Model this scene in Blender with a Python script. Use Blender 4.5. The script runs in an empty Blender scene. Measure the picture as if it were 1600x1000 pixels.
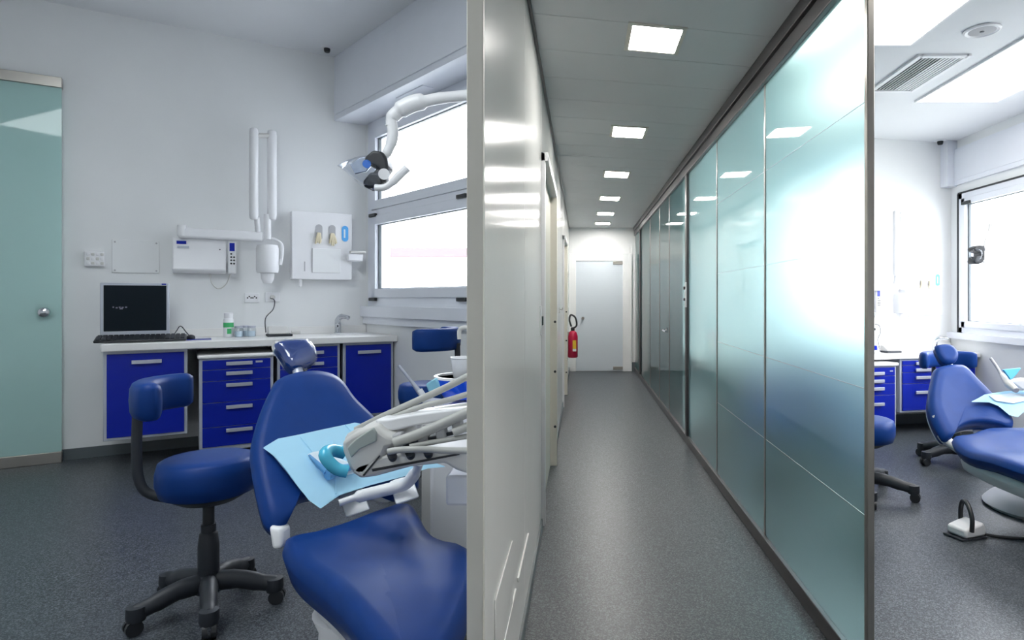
import bpy, bmesh, math, random
from mathutils import Vector, Matrix
random.seed(7)
PI = math.pi
scene = bpy.context.scene
COL = scene.collection

# ---------------------------------------------------------------- camera
F, PX, PH, H = 980.0, 909.0, 466.0, 1.28      # focal length / principal point of the 1600x1000 frame, eye height
cam_d = bpy.data.cameras.new('camera'); cam = bpy.data.objects.new('camera', cam_d); COL.objects.link(cam)
cam.location = (0, 0, H); cam.rotation_euler = (PI / 2, 0, 0)
cam_d.sensor_width = 36.0; cam_d.lens = F / 1600 * 36.0
cam_d.shift_x = -(PX - 800) / 1600; cam_d.shift_y = (PH - 500) / 1600
cam_d.clip_start = 0.05; cam_d.clip_end = 300
scene.camera = cam

# ---------------------------------------------------------------- world, exposure
world = bpy.data.worlds.new('daylight'); scene.world = world; world.use_nodes = True
bg = world.node_tree.nodes['Background']
bg.inputs['Color'].default_value = (0.88, 0.93, 1.0, 1); bg.inputs['Strength'].default_value = 8.0
vs = scene.view_settings
vs.view_transform = 'Standard'; vs.look = 'None'; vs.exposure = 0.6; vs.gamma = 1.0; vs.use_curve_mapping = False
cy = scene.cycles
cy.use_denoising = True; cy.max_bounces = 10; cy.diffuse_bounces = 6; cy.glossy_bounces = 4
cy.transmission_bounces = 6; cy.transparent_max_bounces = 12; cy.sample_clamp_indirect = 6.0
cy.caustics_refractive = False; cy.caustics_reflective = False
E_CORR, E_ROOMB, E_ROOMA = 60.0, 5.6, 5.6      # emission of the ceiling luminaires
WHITE_LAMP = (1.0, 0.97, 0.93)

# ---------------------------------------------------------------- geometry helpers
def ray(x, y): return Vector(((x - PX) / F, 1.0, -(y - PH) / F))
def at(x, y, Y): r = ray(x, y); return Vector((r.x * Y, Y, H + r.z * Y))
def onz(x, y, z): r = ray(x, y); t = (z - H) / r.z; return Vector((r.x * t, t, z))
def onplane(x, y, p, n):
    r = ray(x, y); t = (p - Vector((0, 0, H))).dot(n) / r.dot(n)
    return Vector((0, 0, H)) + r * t

class Frame:
    """wall frame: local x runs along the wall to its right, y into the wall, z up"""
    def __init__(s, origin, ang):
        s.o = Vector((origin[0], origin[1], 0)); s.a = ang
        s.u = Vector((math.cos(ang), math.sin(ang), 0)); s.v = Vector((-math.sin(ang), math.cos(ang), 0))
    def w(s, x, y, z): return s.o + s.u * x + s.v * y + Vector((0, 0, z))
    def px(s, x, y, off=0.0):
        p = onplane(x, y, s.o - s.v * off, s.v)
        return (p - s.o).dot(s.u), p.z

def catmull(pts, n=8, closed=False):
    P = [Vector(p) for p in pts]; out = []; m = len(P)
    rng = range(m) if closed else range(m - 1)
    for i in rng:
        a, b, c, d = (P[(i - 1) % m], P[i], P[(i + 1) % m], P[(i + 2) % m]) if closed else (P[max(i - 1, 0)], P[i], P[i + 1], P[min(i + 2, m - 1)])
        for k in range(n):
            t = k / n
            out.append(0.5 * ((2 * b) + (c - a) * t + (2 * a - 5 * b + 4 * c - d) * t * t + (3 * b - a - 3 * c + d) * t ** 3))
    if not closed: out.append(P[-1])
    return out

class MB:
    def __init__(s): s.v = []; s.f = []
    def add(s, vs_, fs):
        b = len(s.v); s.v += [tuple(v) for v in vs_]; s.f += [tuple(b + i for i in f) for f in fs]; return s
    def box(s, x0, x1, y0, y1, z0, z1):
        vs_ = [(x, y, z) for z in (z0, z1) for y in (y0, y1) for x in (x0, x1)]
        return s.add(vs_, [(0, 2, 3, 1), (4, 5, 7, 6), (0, 1, 5, 4), (2, 6, 7, 3), (0, 4, 6, 2), (1, 3, 7, 5)])
    def prism(s, poly, d):
        """poly: 3D points of one face, d: extrusion vector"""
        d = Vector(d); P = [Vector(p) for p in poly]; n = len(P)
        return s.add(P + [p + d for p in P], [tuple(range(n))[::-1], tuple(range(n, 2 * n))] + [(i, (i + 1) % n, n + (i + 1) % n, n + i) for i in range(n)])
    def rings(s, R, cap=True):
        n = len(R[0]); fs = []
        for k in range(len(R) - 1):
            for i in range(n): j = (i + 1) % n; fs.append((k * n + i, k * n + j, (k + 1) * n + j, (k + 1) * n + i))
        if cap: fs += [tuple(range(n))[::-1], tuple(range((len(R) - 1) * n, len(R) * n))]
        return s.add([p for r in R for p in r], fs)
    def tube(s, path, r, seg=12, flat=1.0):
        P = [Vector(p) for p in path]; m = len(P); R = []
        T = [(P[min(i + 1, m - 1)] - P[max(i - 1, 0)]).normalized() for i in range(m)]
        ref = Vector((0, 0, 1)) if abs(T[0].z) < 0.9 else Vector((1, 0, 0))
        n = (ref - T[0] * ref.dot(T[0])).normalized()
        for i in range(m):
            n = (n - T[i] * n.dot(T[i])).normalized(); b = T[i].cross(n); rr = r[i] if isinstance(r, (list, tuple)) else r
            R.append([P[i] + (n * math.cos(2 * PI * k / seg) + b * math.sin(2 * PI * k / seg) * flat) * rr for k in range(seg)])
        return s.rings(R)
    def lathe(s, prof, seg=28, o=(0, 0, 0), sx=1.0, sy=1.0):
        o = Vector(o)
        return s.rings([[o + Vector((r * sx * math.cos(2 * PI * k / seg), r * sy * math.sin(2 * PI * k / seg), z)) for k in range(seg)] for r, z in prof])
    def cyl(s, a, b, r, seg=16): return s.tube([a, b], r, seg)
    def disc_loft(s, outline, n, T, r, dome=0.0, zf=None, back=0.92):
        """upholstered pad: closed outline (3D), facing n, thickness T, edge radius r"""
        n = Vector(n).normalized(); O = [Vector(p) for p in outline]; c = sum(O, Vector()) / len(O)
        mr = sum((p - c).length for p in O) / len(O); q = r / mr
        prof = [(0.0, -T), (back * .6, -T), (back, -T), (1 - q * .3, -T + r * .7), (1.0, -T + r * 1.3 if T > 2 * r else -T / 2), (1.0, -r), (1 - q * .3, -r * .3), (1 - q, 0.0)]
        for k in (.8, .6, .4, .2, .04): prof.append(((1 - q) * k, dome * (1 - k * k)))
        R = []
        for sc, h in prof:
            ring = []
            for p in O:
                w = c + (p - c) * max(sc, 0.02) + n * h
                if zf: w = w + n * zf(w)
                ring.append(w)
            R.append(ring)
        return s.rings(R)
    def build(s, name, material, parent=None, smooth=False, bevel=0.0, seg=2, org=None, rot=0.0, angle=40):
        me = bpy.data.meshes.new(name)
        if org is not None:
            o = Vector(org); me.from_pydata([tuple(Vector(v) - o) for v in s.v], [], s.f)
        else: me.from_pydata(s.v, [], s.f)
        bm = bmesh.new(); bm.from_mesh(me); bmesh.ops.recalc_face_normals(bm, faces=bm.faces); bm.to_mesh(me); bm.free()
        me.materials.append(material)
        if smooth or bevel:
            for p in me.polygons: p.use_smooth = True
            me.set_sharp_from_angle(angle=math.radians(angle))
        o = bpy.data.objects.new(name, me); COL.objects.link(o)
        if parent is not None: o.parent = parent
        elif org is not None: o.location = org
        if bevel:
            md = o.modifiers.new('edge', 'BEVEL'); md.width = bevel; md.segments = seg; md.limit_method = 'ANGLE'; md.angle_limit = math.radians(35); md.harden_normals = False
        return o

def tag(o, label=None, cat=None, group=None, kind=None):
    if label: o['label'] = label
    if cat: o['category'] = cat
    if group: o['group'] = group
    if kind: o['kind'] = kind
    return o
def thing(name, label, cat, loc=(0, 0, 0), rz=0.0, group=None, kind=None):
    o = bpy.data.objects.new(name, None); COL.objects.link(o); o.empty_display_size = 0.1
    o.location = loc; o.rotation_euler = (0, 0, rz)
    return tag(o, label, cat, group, kind)
def copy_tree(o, parent=None, loc=None, rz=None, sc=None, label=None, group=None):
    c = o.copy(); COL.objects.link(c); c.parent = parent
    if loc is not None: c.location = loc
    if rz is not None: c.rotation_euler = (0, 0, rz)
    if sc is not None: c.scale = sc if isinstance(sc, tuple) else (sc, sc, sc)
    if label: c['label'] = label
    if group: c['group'] = group
    for ch in list(o.children): copy_tree(ch, c)
    return c

# ---------------------------------------------------------------- materials
def mat(name, col, rough=0.5, metal=0.0, spec=0.5, var=0.03, scale=6.0, bump=0.0, bscale=200.0, coat=0.0, emit=None, estr=0.0):
    m = bpy.data.materials.new(name); m.use_nodes = True; nt = m.node_tree; b = nt.nodes['Principled BSDF']
    b.inputs['Roughness'].default_value = rough; b.inputs['Metallic'].default_value = metal
    b.inputs['Specular IOR Level'].default_value = spec; b.inputs['Coat Weight'].default_value = coat
    tc = nt.nodes.new('ShaderNodeTexCoord')
    if var:
        nz = nt.nodes.new('ShaderNodeTexNoise'); nz.inputs['Scale'].default_value = scale; nz.inputs['Detail'].default_value = 3
        nt.links.new(tc.outputs['Object'], nz.inputs['Vector'])
        rp = nt.nodes.new('ShaderNodeValToRGB')
        rp.color_ramp.elements[0].position = .3; rp.color_ramp.elements[1].position = .7
        rp.color_ramp.elements[0].color = tuple(c * (1 - var) for c in col) + (1,); rp.color_ramp.elements[1].color = tuple(min(1, c * (1 + var)) for c in col) + (1,)
        nt.links.new(nz.outputs['Fac'], rp.inputs['Fac']); nt.links.new(rp.outputs['Color'], b.inputs['Base Color'])
    else: b.inputs['Base Color'].default_value = tuple(col) + (1,)
    if bump:
        n2 = nt.nodes.new('ShaderNodeTexNoise'); n2.inputs['Scale'].default_value = bscale; nt.links.new(tc.outputs['Object'], n2.inputs['Vector'])
        bp = nt.nodes.new('ShaderNodeBump'); bp.inputs['Strength'].default_value = bump; bp.inputs['Distance'].default_value = 0.002
        nt.links.new(n2.outputs['Fac'], bp.inputs['Height']); nt.links.new(bp.outputs['Normal'], b.inputs['Normal'])
    if emit: b.inputs['Emission Color'].default_value = tuple(emit) + (1,); b.inputs['Emission Strength'].default_value = estr
    return m
def front_only(nt, fr, mix):
    # the reflection belongs to the outer face of a pane; inside the glass the ray passes straight on
    ge = nt.nodes.new('ShaderNodeNewGeometry'); iv = nt.nodes.new('ShaderNodeMath'); iv.operation = 'SUBTRACT'; iv.inputs[0].default_value = 1.0
    mu = nt.nodes.new('ShaderNodeMath'); mu.operation = 'MULTIPLY'
    nt.links.new(ge.outputs['Backfacing'], iv.inputs[1]); nt.links.new(fr.outputs[0], mu.inputs[0]); nt.links.new(iv.outputs[0], mu.inputs[1]); nt.links.new(mu.outputs[0], mix.inputs[0])
def thin_glass(name, tint, refl=0.08, rough=0.0, ior=1.45):
    m = bpy.data.materials.new(name); m.use_nodes = True; nt = m.node_tree; nt.nodes.clear()
    out = nt.nodes.new('ShaderNodeOutputMaterial'); mx = nt.nodes.new('ShaderNodeMixShader')
    t = nt.nodes.new('ShaderNodeBsdfTransparent'); t.inputs['Color'].default_value = tuple(tint) + (1,)
    g = nt.nodes.new('ShaderNodeBsdfGlossy'); g.inputs['Roughness'].default_value = rough
    fr = nt.nodes.new('ShaderNodeFresnel'); fr.inputs['IOR'].default_value = ior
    front_only(nt, fr, mx); nt.links.new(t.outputs[0], mx.inputs[1]); nt.links.new(g.outputs[0], mx.inputs[2]); nt.links.new(mx.outputs[0], out.inputs[0])
    return m
def frosted(name, col, dif=0.35, clear=0.06, ior=1.5, tcol=None, see=0.0):
    """etched glass: scatters the light through it, keeps a mirror-like face"""
    m = bpy.data.materials.new(name); m.use_nodes = True; nt = m.node_tree; nt.nodes.clear()
    N = nt.nodes.new; L = nt.links.new
    out = N('ShaderNodeOutputMaterial'); tr = N('ShaderNodeBsdfTranslucent'); df = N('ShaderNodeBsdfDiffuse'); tp = N('ShaderNodeBsdfTransparent'); gl = N('ShaderNodeBsdfGlossy')
    tr.inputs['Color'].default_value = tuple(tcol or col) + (1,); df.inputs['Color'].default_value = tuple(col) + (1,); tp.inputs['Color'].default_value = tuple(col) + (1,)
    gl.inputs['Roughness'].default_value = 0.03
    rf = N('ShaderNodeBsdfRefraction'); rf.inputs['IOR'].default_value = 1.25; rf.inputs['Roughness'].default_value = 0.5; rf.inputs['Color'].default_value = tuple(tcol or col) + (1,)
    a0 = N('ShaderNodeMixShader'); a0.inputs[0].default_value = see; L(tr.outputs[0], a0.inputs[1]); L(rf.outputs[0], a0.inputs[2])
    a = N('ShaderNodeMixShader'); a.inputs[0].default_value = dif; L(a0.outputs[0], a.inputs[1]); L(df.outputs[0], a.inputs[2])
    b = N('ShaderNodeMixShader'); b.inputs[0].default_value = clear; L(a.outputs[0], b.inputs[1]); L(tp.outputs[0], b.inputs[2])
    fr = N('ShaderNodeFresnel'); fr.inputs['IOR'].default_value = ior
    c = N('ShaderNodeMixShader'); front_only(nt, fr, c); L(b.outputs[0], c.inputs[1]); L(gl.outputs[0], c.inputs[2]); L(c.outputs[0], out.inputs[0])
    return m
def vinyl(name, c0, c1, c2):
    m = mat(name, c1, 0.36, spec=0.32, var=0); nt = m.node_tree; b = nt.nodes['Principled BSDF']
    tc = nt.nodes.new('ShaderNodeTexCoord')
    v = nt.nodes.new('ShaderNodeTexVoronoi'); v.inputs['Scale'].default_value = 220; nt.links.new(tc.outputs['Object'], v.inputs['Vector'])
    sep = nt.nodes.new('ShaderNodeSeparateColor'); nt.links.new(v.outputs['Color'], sep.inputs[0])
    rp = nt.nodes.new('ShaderNodeValToRGB'); e = rp.color_ramp.elements
    e[0].position = 0.0; e[0].color = tuple(c0) + (1,); e[1].position = 1.0; e[1].color = tuple(c2) + (1,)
    k = rp.color_ramp.elements.new(0.55); k.color = tuple(c1) + (1,)
    nt.links.new(sep.outputs[0], rp.inputs['Fac']); nt.links.new(rp.outputs['Color'], b.inputs['Base Color'])
    return m

M = {}
M['wall'] = mat('painted_wall', (0.81, 0.82, 0.825), 0.6, var=0.015, scale=2)
M['wall_gloss'] = mat('lacquered_panel', (0.88, 0.88, 0.85), 0.16, spec=0.45, var=0.015, scale=2)
M['cream'] = mat('cream_trim', (0.72, 0.69, 0.62), 0.5, var=0.02)
M['ceiling'] = mat('ceiling_paint', (0.76, 0.77, 0.79), 0.75, var=0.012, scale=2)
M['ceil_panel'] = mat('ceiling_panel_grey', (0.64, 0.65, 0.67), 0.45, var=0.015, scale=3)
M['floor'] = vinyl('speckled_vinyl', (0.016, 0.020, 0.025), (0.048, 0.056, 0.066), (0.15, 0.165, 0.18))
M['base'] = mat('grey_skirting', (0.10, 0.12, 0.13), 0.35)
M['plastic'] = mat('white_plastic', (0.82, 0.82, 0.84), 0.32, var=0.01)
M['grey_plastic'] = mat('warm_grey_plastic', (0.62, 0.61, 0.59), 0.4, var=0.015)
M['hose'] = mat('grey_hose', (0.44, 0.44, 0.42), 0.42, var=0.02)
M['laminate'] = mat('white_worktop', (0.82, 0.81, 0.80), 0.28, var=0.012)
M['blue'] = mat('cobalt_lacquer', (0.003, 0.016, 0.34), 0.25, spec=0.3, var=0.04)
M['frame'] = mat('pale_metal_frame', (0.52, 0.55, 0.62), 0.35, metal=0.3)
M['handle'] = mat('satin_aluminium', (0.50, 0.52, 0.60), 0.4, metal=0.5)
M['leather'] = mat('blue_upholstery', (0.006, 0.040, 0.20), 0.43, spec=0.16, var=0.05, scale=12, bump=0.12, bscale=500)
M['leather_soft'] = M['leather']          # chairs and stools share one upholstery
M['black'] = mat('black_plastic', (0.018, 0.02, 0.024), 0.4)
M['char'] = mat('charcoal_nylon', (0.022, 0.026, 0.034), 0.5)
M['steel'] = mat('brushed_steel', (0.42, 0.40, 0.37), 0.28, metal=0.9)
M['dark_metal'] = mat('bronze_grey_profile', (0.075, 0.07, 0.075), 0.34, metal=0.55)
M['chrome'] = mat('chrome', (0.62, 0.64, 0.68), 0.12, metal=1.0)
M['screen'] = mat('dark_screen', (0.006, 0.012, 0.018), 0.45, spec=0.12, var=0.0)
M['paper'] = mat('pale_blue_bib', (0.42, 0.72, 0.92), 0.85, var=0.03)
M['teal'] = mat('teal_sleeve', (0.08, 0.50, 0.72), 0.22, var=0.05)
M['foil'] = mat('pouch_white', (0.72, 0.82, 0.90), 0.3, var=0.04)
M['pouch_blue'] = mat('pouch_blue', (0.10, 0.32, 0.62), 0.3, var=0.08)
M['red'] = mat('extinguisher_red', (0.48, 0.01, 0.055), 0.3)
M['yellow'] = mat('yellow_label', (0.75, 0.48, 0.03), 0.5)
M['green'] = mat('green_print', (0.05, 0.42, 0.14), 0.5)
M['glove'] = mat('latex_glove', (0.72, 0.64, 0.46), 0.6)
M['sky_blue'] = mat('blue_glove_box', (0.10, 0.42, 0.86), 0.5)
M['frost'] = frosted('etched_green_glass', (0.08, 0.24, 0.26), 0.32, 0.03, ior=1.6, tcol=(0.56, 0.80, 0.78), see=0.95)
M['frost_door'] = frosted('etched_white_glass', (0.74, 0.80, 0.86), 0.85, 0.02, 1.4)
M['frost_slide'] = frosted('etched_sliding_glass', (0.52, 0.76, 0.73), 0.8, 0.06)
M['pane'] = thin_glass('window_glass', (1, 1, 1))
M['clear'] = thin_glass('clear_plastic', (0.93, 0.95, 0.98), ior=1.6, rough=0.06)
M['film'] = thin_glass('clear_film', (0.90, 0.93, 1.0), ior=2.3, rough=0.14)
M['jar'] = thin_glass('jar_glass', (0.85, 0.88, 0.90), ior=1.7, rough=0.05)
M['blue_glass'] = mat('cobalt_bowl', (0.01, 0.09, 0.80), 0.08, coat=0.6)
M['upvc'] = mat('window_frame_white', (0.78, 0.80, 0.86), 0.35, var=0.01)
M['mull'] = mat('bronze_mullion', (0.34, 0.32, 0.30), 0.28, metal=0.6)
M['roof'] = mat('red_roof_tiles', (0.13, 0.088, 0.095), 0.9, spec=0.0, var=0.06)
M['render'] = mat('pale_render', (0.85, 0.83, 0.82), 0.8)
M['dark_pane'] = mat('dark_window', (0.15, 0.15, 0.17), 0.9, spec=0.0)
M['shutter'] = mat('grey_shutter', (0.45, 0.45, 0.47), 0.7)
M['grass'] = mat('ground_outside', (0.45, 0.46, 0.42), 0.9)
def lamp_mat(name, e, col=WHITE_LAMP): return mat(name, (0.8, 0.8, 0.8), 0.5, var=0.0, emit=col, estr=e)
M['lampC'] = lamp_mat('corridor_diffuser', E_CORR); M['lampB'] = lamp_mat('surgery_diffuser', E_ROOMB)
M['lampA'] = lamp_mat('treatment_diffuser', E_ROOMA, (0.92, 0.98, 1.0))

# ================================================================ THE SETTING
CA, CC, CB = 3.60, 2.517, 2.89                # ceiling heights: treatment room, corridor, surgery
XL, XLB, XR = -0.226, -0.264, 0.939           # corridor wall faces
YEND, YREAR, XW, XLEFT = 11.0, -1.2, 3.83, -5.0
def wallA(x): Y = 5.296 / (1 - 0.00045 * (x - 250)); return Vector(((x - PX) / F * Y, Y, 0))
cA = wallA(572); dA = (cA - wallA(0)).normalized()
FA = Frame(cA, math.atan2(dA.y, dA.x))
dW = Vector(((909 + 20) / F, -1.0, 0)).normalized()
FW = Frame(cA, math.atan2(dW.y, dW.x))
TW = (XLB - cA.x) / dW.x                      # where the window wall meets the corridor partition
def yB(x): return 6.37 * 4100 / (5500 - x)
cB = Vector(((1486 - PX) / F * yB(1486), yB(1486), 0)); XW = cB.x
lB = Vector(((1400 - PX) / F * yB(1400), yB(1400), 0)); dB = (cB - lB).normalized()
FB = Frame(cB, math.atan2(dB.y, dB.x))
FWB = Frame(cB, -PI / 2)
UBL = -(XW - XR) / dB.x                       # left end of the surgery's back wall

def struct(name, mb, m, label, cat, parent=None, fr=None, bevel=0.0, smooth=False):
    o = mb.build(name, m, parent, bevel=bevel, smooth=smooth)
    if fr is not None and parent is None: o.location = fr.o; o.rotation_euler = (0, 0, fr.a)
    if parent is None: tag(o, label, cat, kind='structure')
    return o

struct('floor', MB().box(XLEFT, 4.1, YREAR, YEND + .1, -0.04, 0.0), M['floor'], 'dark grey speckled vinyl floor running through rooms and corridor', 'floor')
g = struct('ground_outside', MB().box(-60, 60, YREAR - 3, 90, -0.30, -0.20), M['grass'], 'pale overexposed ground outside the windows', 'ground')
# --- treatment room
struct('wall_back', MB().box(-3.5, 0.0, 0.0, 0.15, 0.0, CA + .1), M['wall'], 'white painted wall behind the long counter and sliding glass door', 'wall', fr=FA)
wz0, wz1 = 1.20, 2.985
ut0 = FW.px(577, 300)[0]
TC = TW - .22 * FW.v.x / FW.u.x               # outer corner, cut flush with the partition
mb = MB()
for za, zc in ((0, wz0), (wz1, CA + .1)): mb.prism([(0, 0, za), (TW, 0, za), (TC, .22, za), (-.1, .22, za)], (0, 0, zc - za))
mb.box(-.1, ut0, 0, .22, wz0, wz1)
struct('wall_window', mb, M['wall'], 'white window wall under the shutter box of the treatment room', 'wall', fr=FW)
struct('wall_left', MB().box(XLEFT - .15, XLEFT, YREAR, 4.6, 0, CA + .1), M['wall'], 'plain white side wall of the treatment room', 'wall')
struct('wall_rear', MB().box(XLEFT - .15, 4.0, YREAR - .15, YREAR, 0, CA + .1), M['wall'], 'plain white wall facing the long corridor', 'wall')
mb = MB(); P = [Vector((XLEFT - .15, YREAR, 0)), Vector((XLB, YREAR, 0)), FW.w(TW, .1, 0), FW.w(0, .1, 0) + FA.v * .1, FA.w(-3.5, .15, 0), Vector((XLEFT - .15, 4.6, 0))]
mb.prism([p + Vector((0, 0, CA)) for p in P], (0, 0, .1))
struct('ceiling_treatment', mb, M['ceiling'], 'bluish white ceiling above the counter and window', 'ceiling')
# shutter box over the window
ub = FA.px(522, 130)[0]
A0 = FA.w(ub, 0, 0); sh = (A0 - FA.w(0, 0, 0)).dot(FW.v)   # offset of its face from the window wall
t_a = (A0 - FW.o).dot(FW.u)
zb = 2.985
mb = MB().prism([Vector((t_a, sh, zb)), Vector((0, 0, zb)), Vector((TW - .0, 0, zb)), Vector((TW + sh * (0.0), sh, zb))], (0, 0, CA - zb))
sb = struct('trim_1', mb, M['upvc'], 'long white roller shutter box above the window', 'shutter box', fr=FW, bevel=.004)
struct('cover_panel', MB().box(t_a + .05, TW - .02, sh - .012, sh + .002, zb + .05, CA - .12), M['upvc'], '', '', parent=sb, bevel=.003)
struct('vent_plate', MB().box(1.0, 1.45, sh + .10, sh + .20, zb - .008, zb + .004), M['upvc'], '', '', parent=sb, bevel=.002)
# window
def window(name, label, fr, t0, t1, z0, z1, zmid, fw, hinge_ts, hinge_zs):
    r = thing(name, label, 'window', fr.o, fr.a, kind='structure')
    y0, y1 = -.015, .07
    mb = MB().box(t0, t0 + fw * .55, y0, y1, z0, z1).box(t1 - fw * .55, t1, y0, y1, z0, z1).box(t0, t1, y0, y1, z0, z0 + fw * .5).box(t0, t1, y0, y1, z1 - fw * .5, z1)
    if zmid: mb.box(t0, t1, y0, y1, zmid - .03, zmid + .03)
    mb.build('window_frame', M['upvc'], r, bevel=.004)
    cells = [(z0 + fw * .5, zmid - .03), (zmid + .03, z1 - fw * .5)] if zmid else [(z0 + fw * .5, z1 - fw * .5)]
    for (a, b) in cells:
        i0, i1 = t0 + fw * .55, t1 - fw * .55; s = fw * .5
        sash = MB().box(i0, i0 + s, y0 - .012, y1 - .01, a, b).box(i1 - s, i1, y0 - .012, y1 - .01, a, b).box(i0, i1, y0 - .012, y1 - .01, a, a + s).box(i0, i1, y0 - .012, y1 - .01, b - s, b).build('sash', M['upvc'], r, bevel=.004)
        MB().box(i0 + s - .004, i0 + s + .02, .008, .03, a + s, b - s).box(i0 + s, i1 - s, .01, .03, a + s - .004, a + s + .007).box(i0 + s, i1 - s, .01, .03, b - s - .007, b - s + .004).build('gasket', M['base'], sash)
        MB().box(i0 + s - .01, i1 - s + .01, .018, .024, a + s - .01, b - s + .01).build('pane', M['pane'], sash)
    for t in hinge_ts:
        for z in hinge_zs: MB().box(t - .065, t + .065, y0 - .03, y0, z - .016, z + .016).build('hinge', M['black'], r, bevel=.005)
    return r
window('window_1', 'two-sash white framed window beside the counter with black hinges', FW, ut0, TW - .10, wz0, wz1, 2.10, .17, (ut0 + .14, FW.px(729, 300)[0] - .02), (wz0 + .07, 2.075))
struct('trim_2', MB().box(-.0, TW - .02, -.06, .0, wz0 - .10, wz0 + .005).box(-.0, TW - .02, -.035, 0, wz0 - .17, wz0 - .10), M['upvc'], 'white sill ledge below the two-sash window', 'sill', fr=FW, bevel=.004)
struct('baseboard_back', MB().box(-3.5, -.0, -.012, .005, 0, .085), M['base'], 'grey skirting under the blue wall cabinets', 'baseboard', fr=FA)
struct('baseboard_window', MB().box(0.02, TW - .02, -.012, .005, 0, .085), M['base'], 'grey skirting under the treatment room window', 'baseboard', fr=FW)

# --- corridor: left-hand partition with two doorways
YF = 1.438
D1 = (3.52, 4.84, 2.10); D2 = (7.35, 8.35, 2.02)
wl = thing('wall_corridor', 'glossy white corridor partition with door openings opposite the green glass', 'wall', (0, 0, 0), kind='structure')
yy = [YF + .02, D1[0], D1[1], D2[0], D2[1], YEND]
# separate lacquered panels with recessed joints
def wpanel(y0, y1, z0, z1): MB().box(XLB, XL, y0 + .002, y1 - .002, z0, z1).build('wall_panel', M['wall_gloss'], wl)
wpanel(YF + .02, 2.48, 0, CC); wpanel(2.48, D1[0] - .014, 0, CC); wpanel(D1[0], D1[1], D1[2], CC)
for a, b in ((D1[1], 6.1), (6.1, D2[0] - .014), (D2[1], 9.7), (9.7, YEND)): wpanel(a, b, 0, CC)
wpanel(D2[0], D2[1], D2[2], CC)
MB().box(XLB, XL, YF, YF + .02, 0, CC).build('end_trim', M['cream'], wl, bevel=.002)
MB().box(XLB, XL - .01, YREAR, 4.3, CC, CA + .1).build('upper_fascia', M['wall'], wl)
MB().box(XLB - .1, XLB - .0, 4.4, YEND, 0, CA).build('outer_lining', M['wall'], wl)
MB().box(XL - .001, XL + .010, YF + .0, D1[0] - .05, 0, .06).build('skirting', M['base'], wl)
for a, b in ((D1[1] + .05, D2[0] - .05), (D2[1] + .05, YEND)): MB().box(XL - .001, XL + .012, a, b, 0, .07).build('skirting', M['base'], wl)
# low service panel: two added beads stand in for highlights on the wall
MB().box(XL, XL + .004, 1.62, 2.02, .18, .50).build('service_panel', M['wall_gloss'], wl, bevel=.002)
for a, b in ((1.75, 2.12), (2.20, 2.62)): MB().box(XL - .001, XL + .006, a, b, .285, .30).build('highlight_bead', M['wall_gloss'], wl, bevel=.002)
def side_door(name, label, D, handle):
    r = thing(name, label, 'door', (XL, D[0], 0), kind='structure')
    w = D[1] - D[0]; e = .038
    MB().box(-.034, -.014, .045, w - .045, .004, D[2] - .045).build('door_leaf', M['cream'], r)
    MB().box(-.036, e * .55, 0, .05, 0, D[2]).build('casing', M['plastic'], r, bevel=.003)
    MB().box(-.036, e, w - .05, w, 0, D[2]).build('casing', M['cream'], r, bevel=.003)
    MB().box(-.036, e, 0, w, D[2] - .05, D[2]).build('casing', M['plastic'], r, bevel=.003)
    MB().box(-.037, -.012, -.017, .002, 0, CC).build('gap_strip', M['black'], r)  # black strip set back in the gap beside the casing
    for z in (.30, .72, 1.1): MB().cyl((e - .016, w - .056, z), (e - .016, w - .048, z), .010, 10).build('hinge', M['black'], r)
    if handle: MB().box(.0, .012, -.06, .012, 1.13, 1.18).build('latch', M['black'], r, bevel=.003); MB().box(.0, .008, -.13, -.10, 1.08, 1.24).build('latch_plate', M['plastic'], r, bevel=.002)
    return r
side_door('door_1', 'deep doorway with cream jamb in the white corridor partition', D1, True)
side_door('door_2', 'second framed doorway, between first doorway and red extinguisher', D2, False)
# --- corridor ceiling: skewed planks
SK = 0.22
cc = thing('ceiling_corridor', 'grey plank ceiling of the corridor with square lights', 'ceiling', (0, 0, CC), kind='structure')
MB().box(XLB, XR + .05, YREAR, YEND + .1, .02, .05).build('ceiling_slab', M['ceil_panel'], cc)
PW = 0.385; y = YREAR + .12; x0, x1 = XL + .012, XR - .035
pm = None
while y < YEND + .1:
    if pm is None:
        o = MB().prism([(x0, SK * x0 + .0015, 0), (x1, SK * x1 + .0015, 0), (x1, SK * x1 + PW - .0015, 0), (x0, SK * x0 + PW - .0015, 0)], (0, 0, .022)).build('ceiling_plank', M['ceil_panel'], cc); pm = o.data
    else:
        o = bpy.data.objects.new('ceiling_plank', pm); COL.objects.link(o); o.parent = cc
    o.location = (0, y, 0); y += PW
MB().box(XL - .001, XL + .014, YF, YEND, -.012, .02).build('edge_profile', M['dark_metal'], cc)
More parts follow.
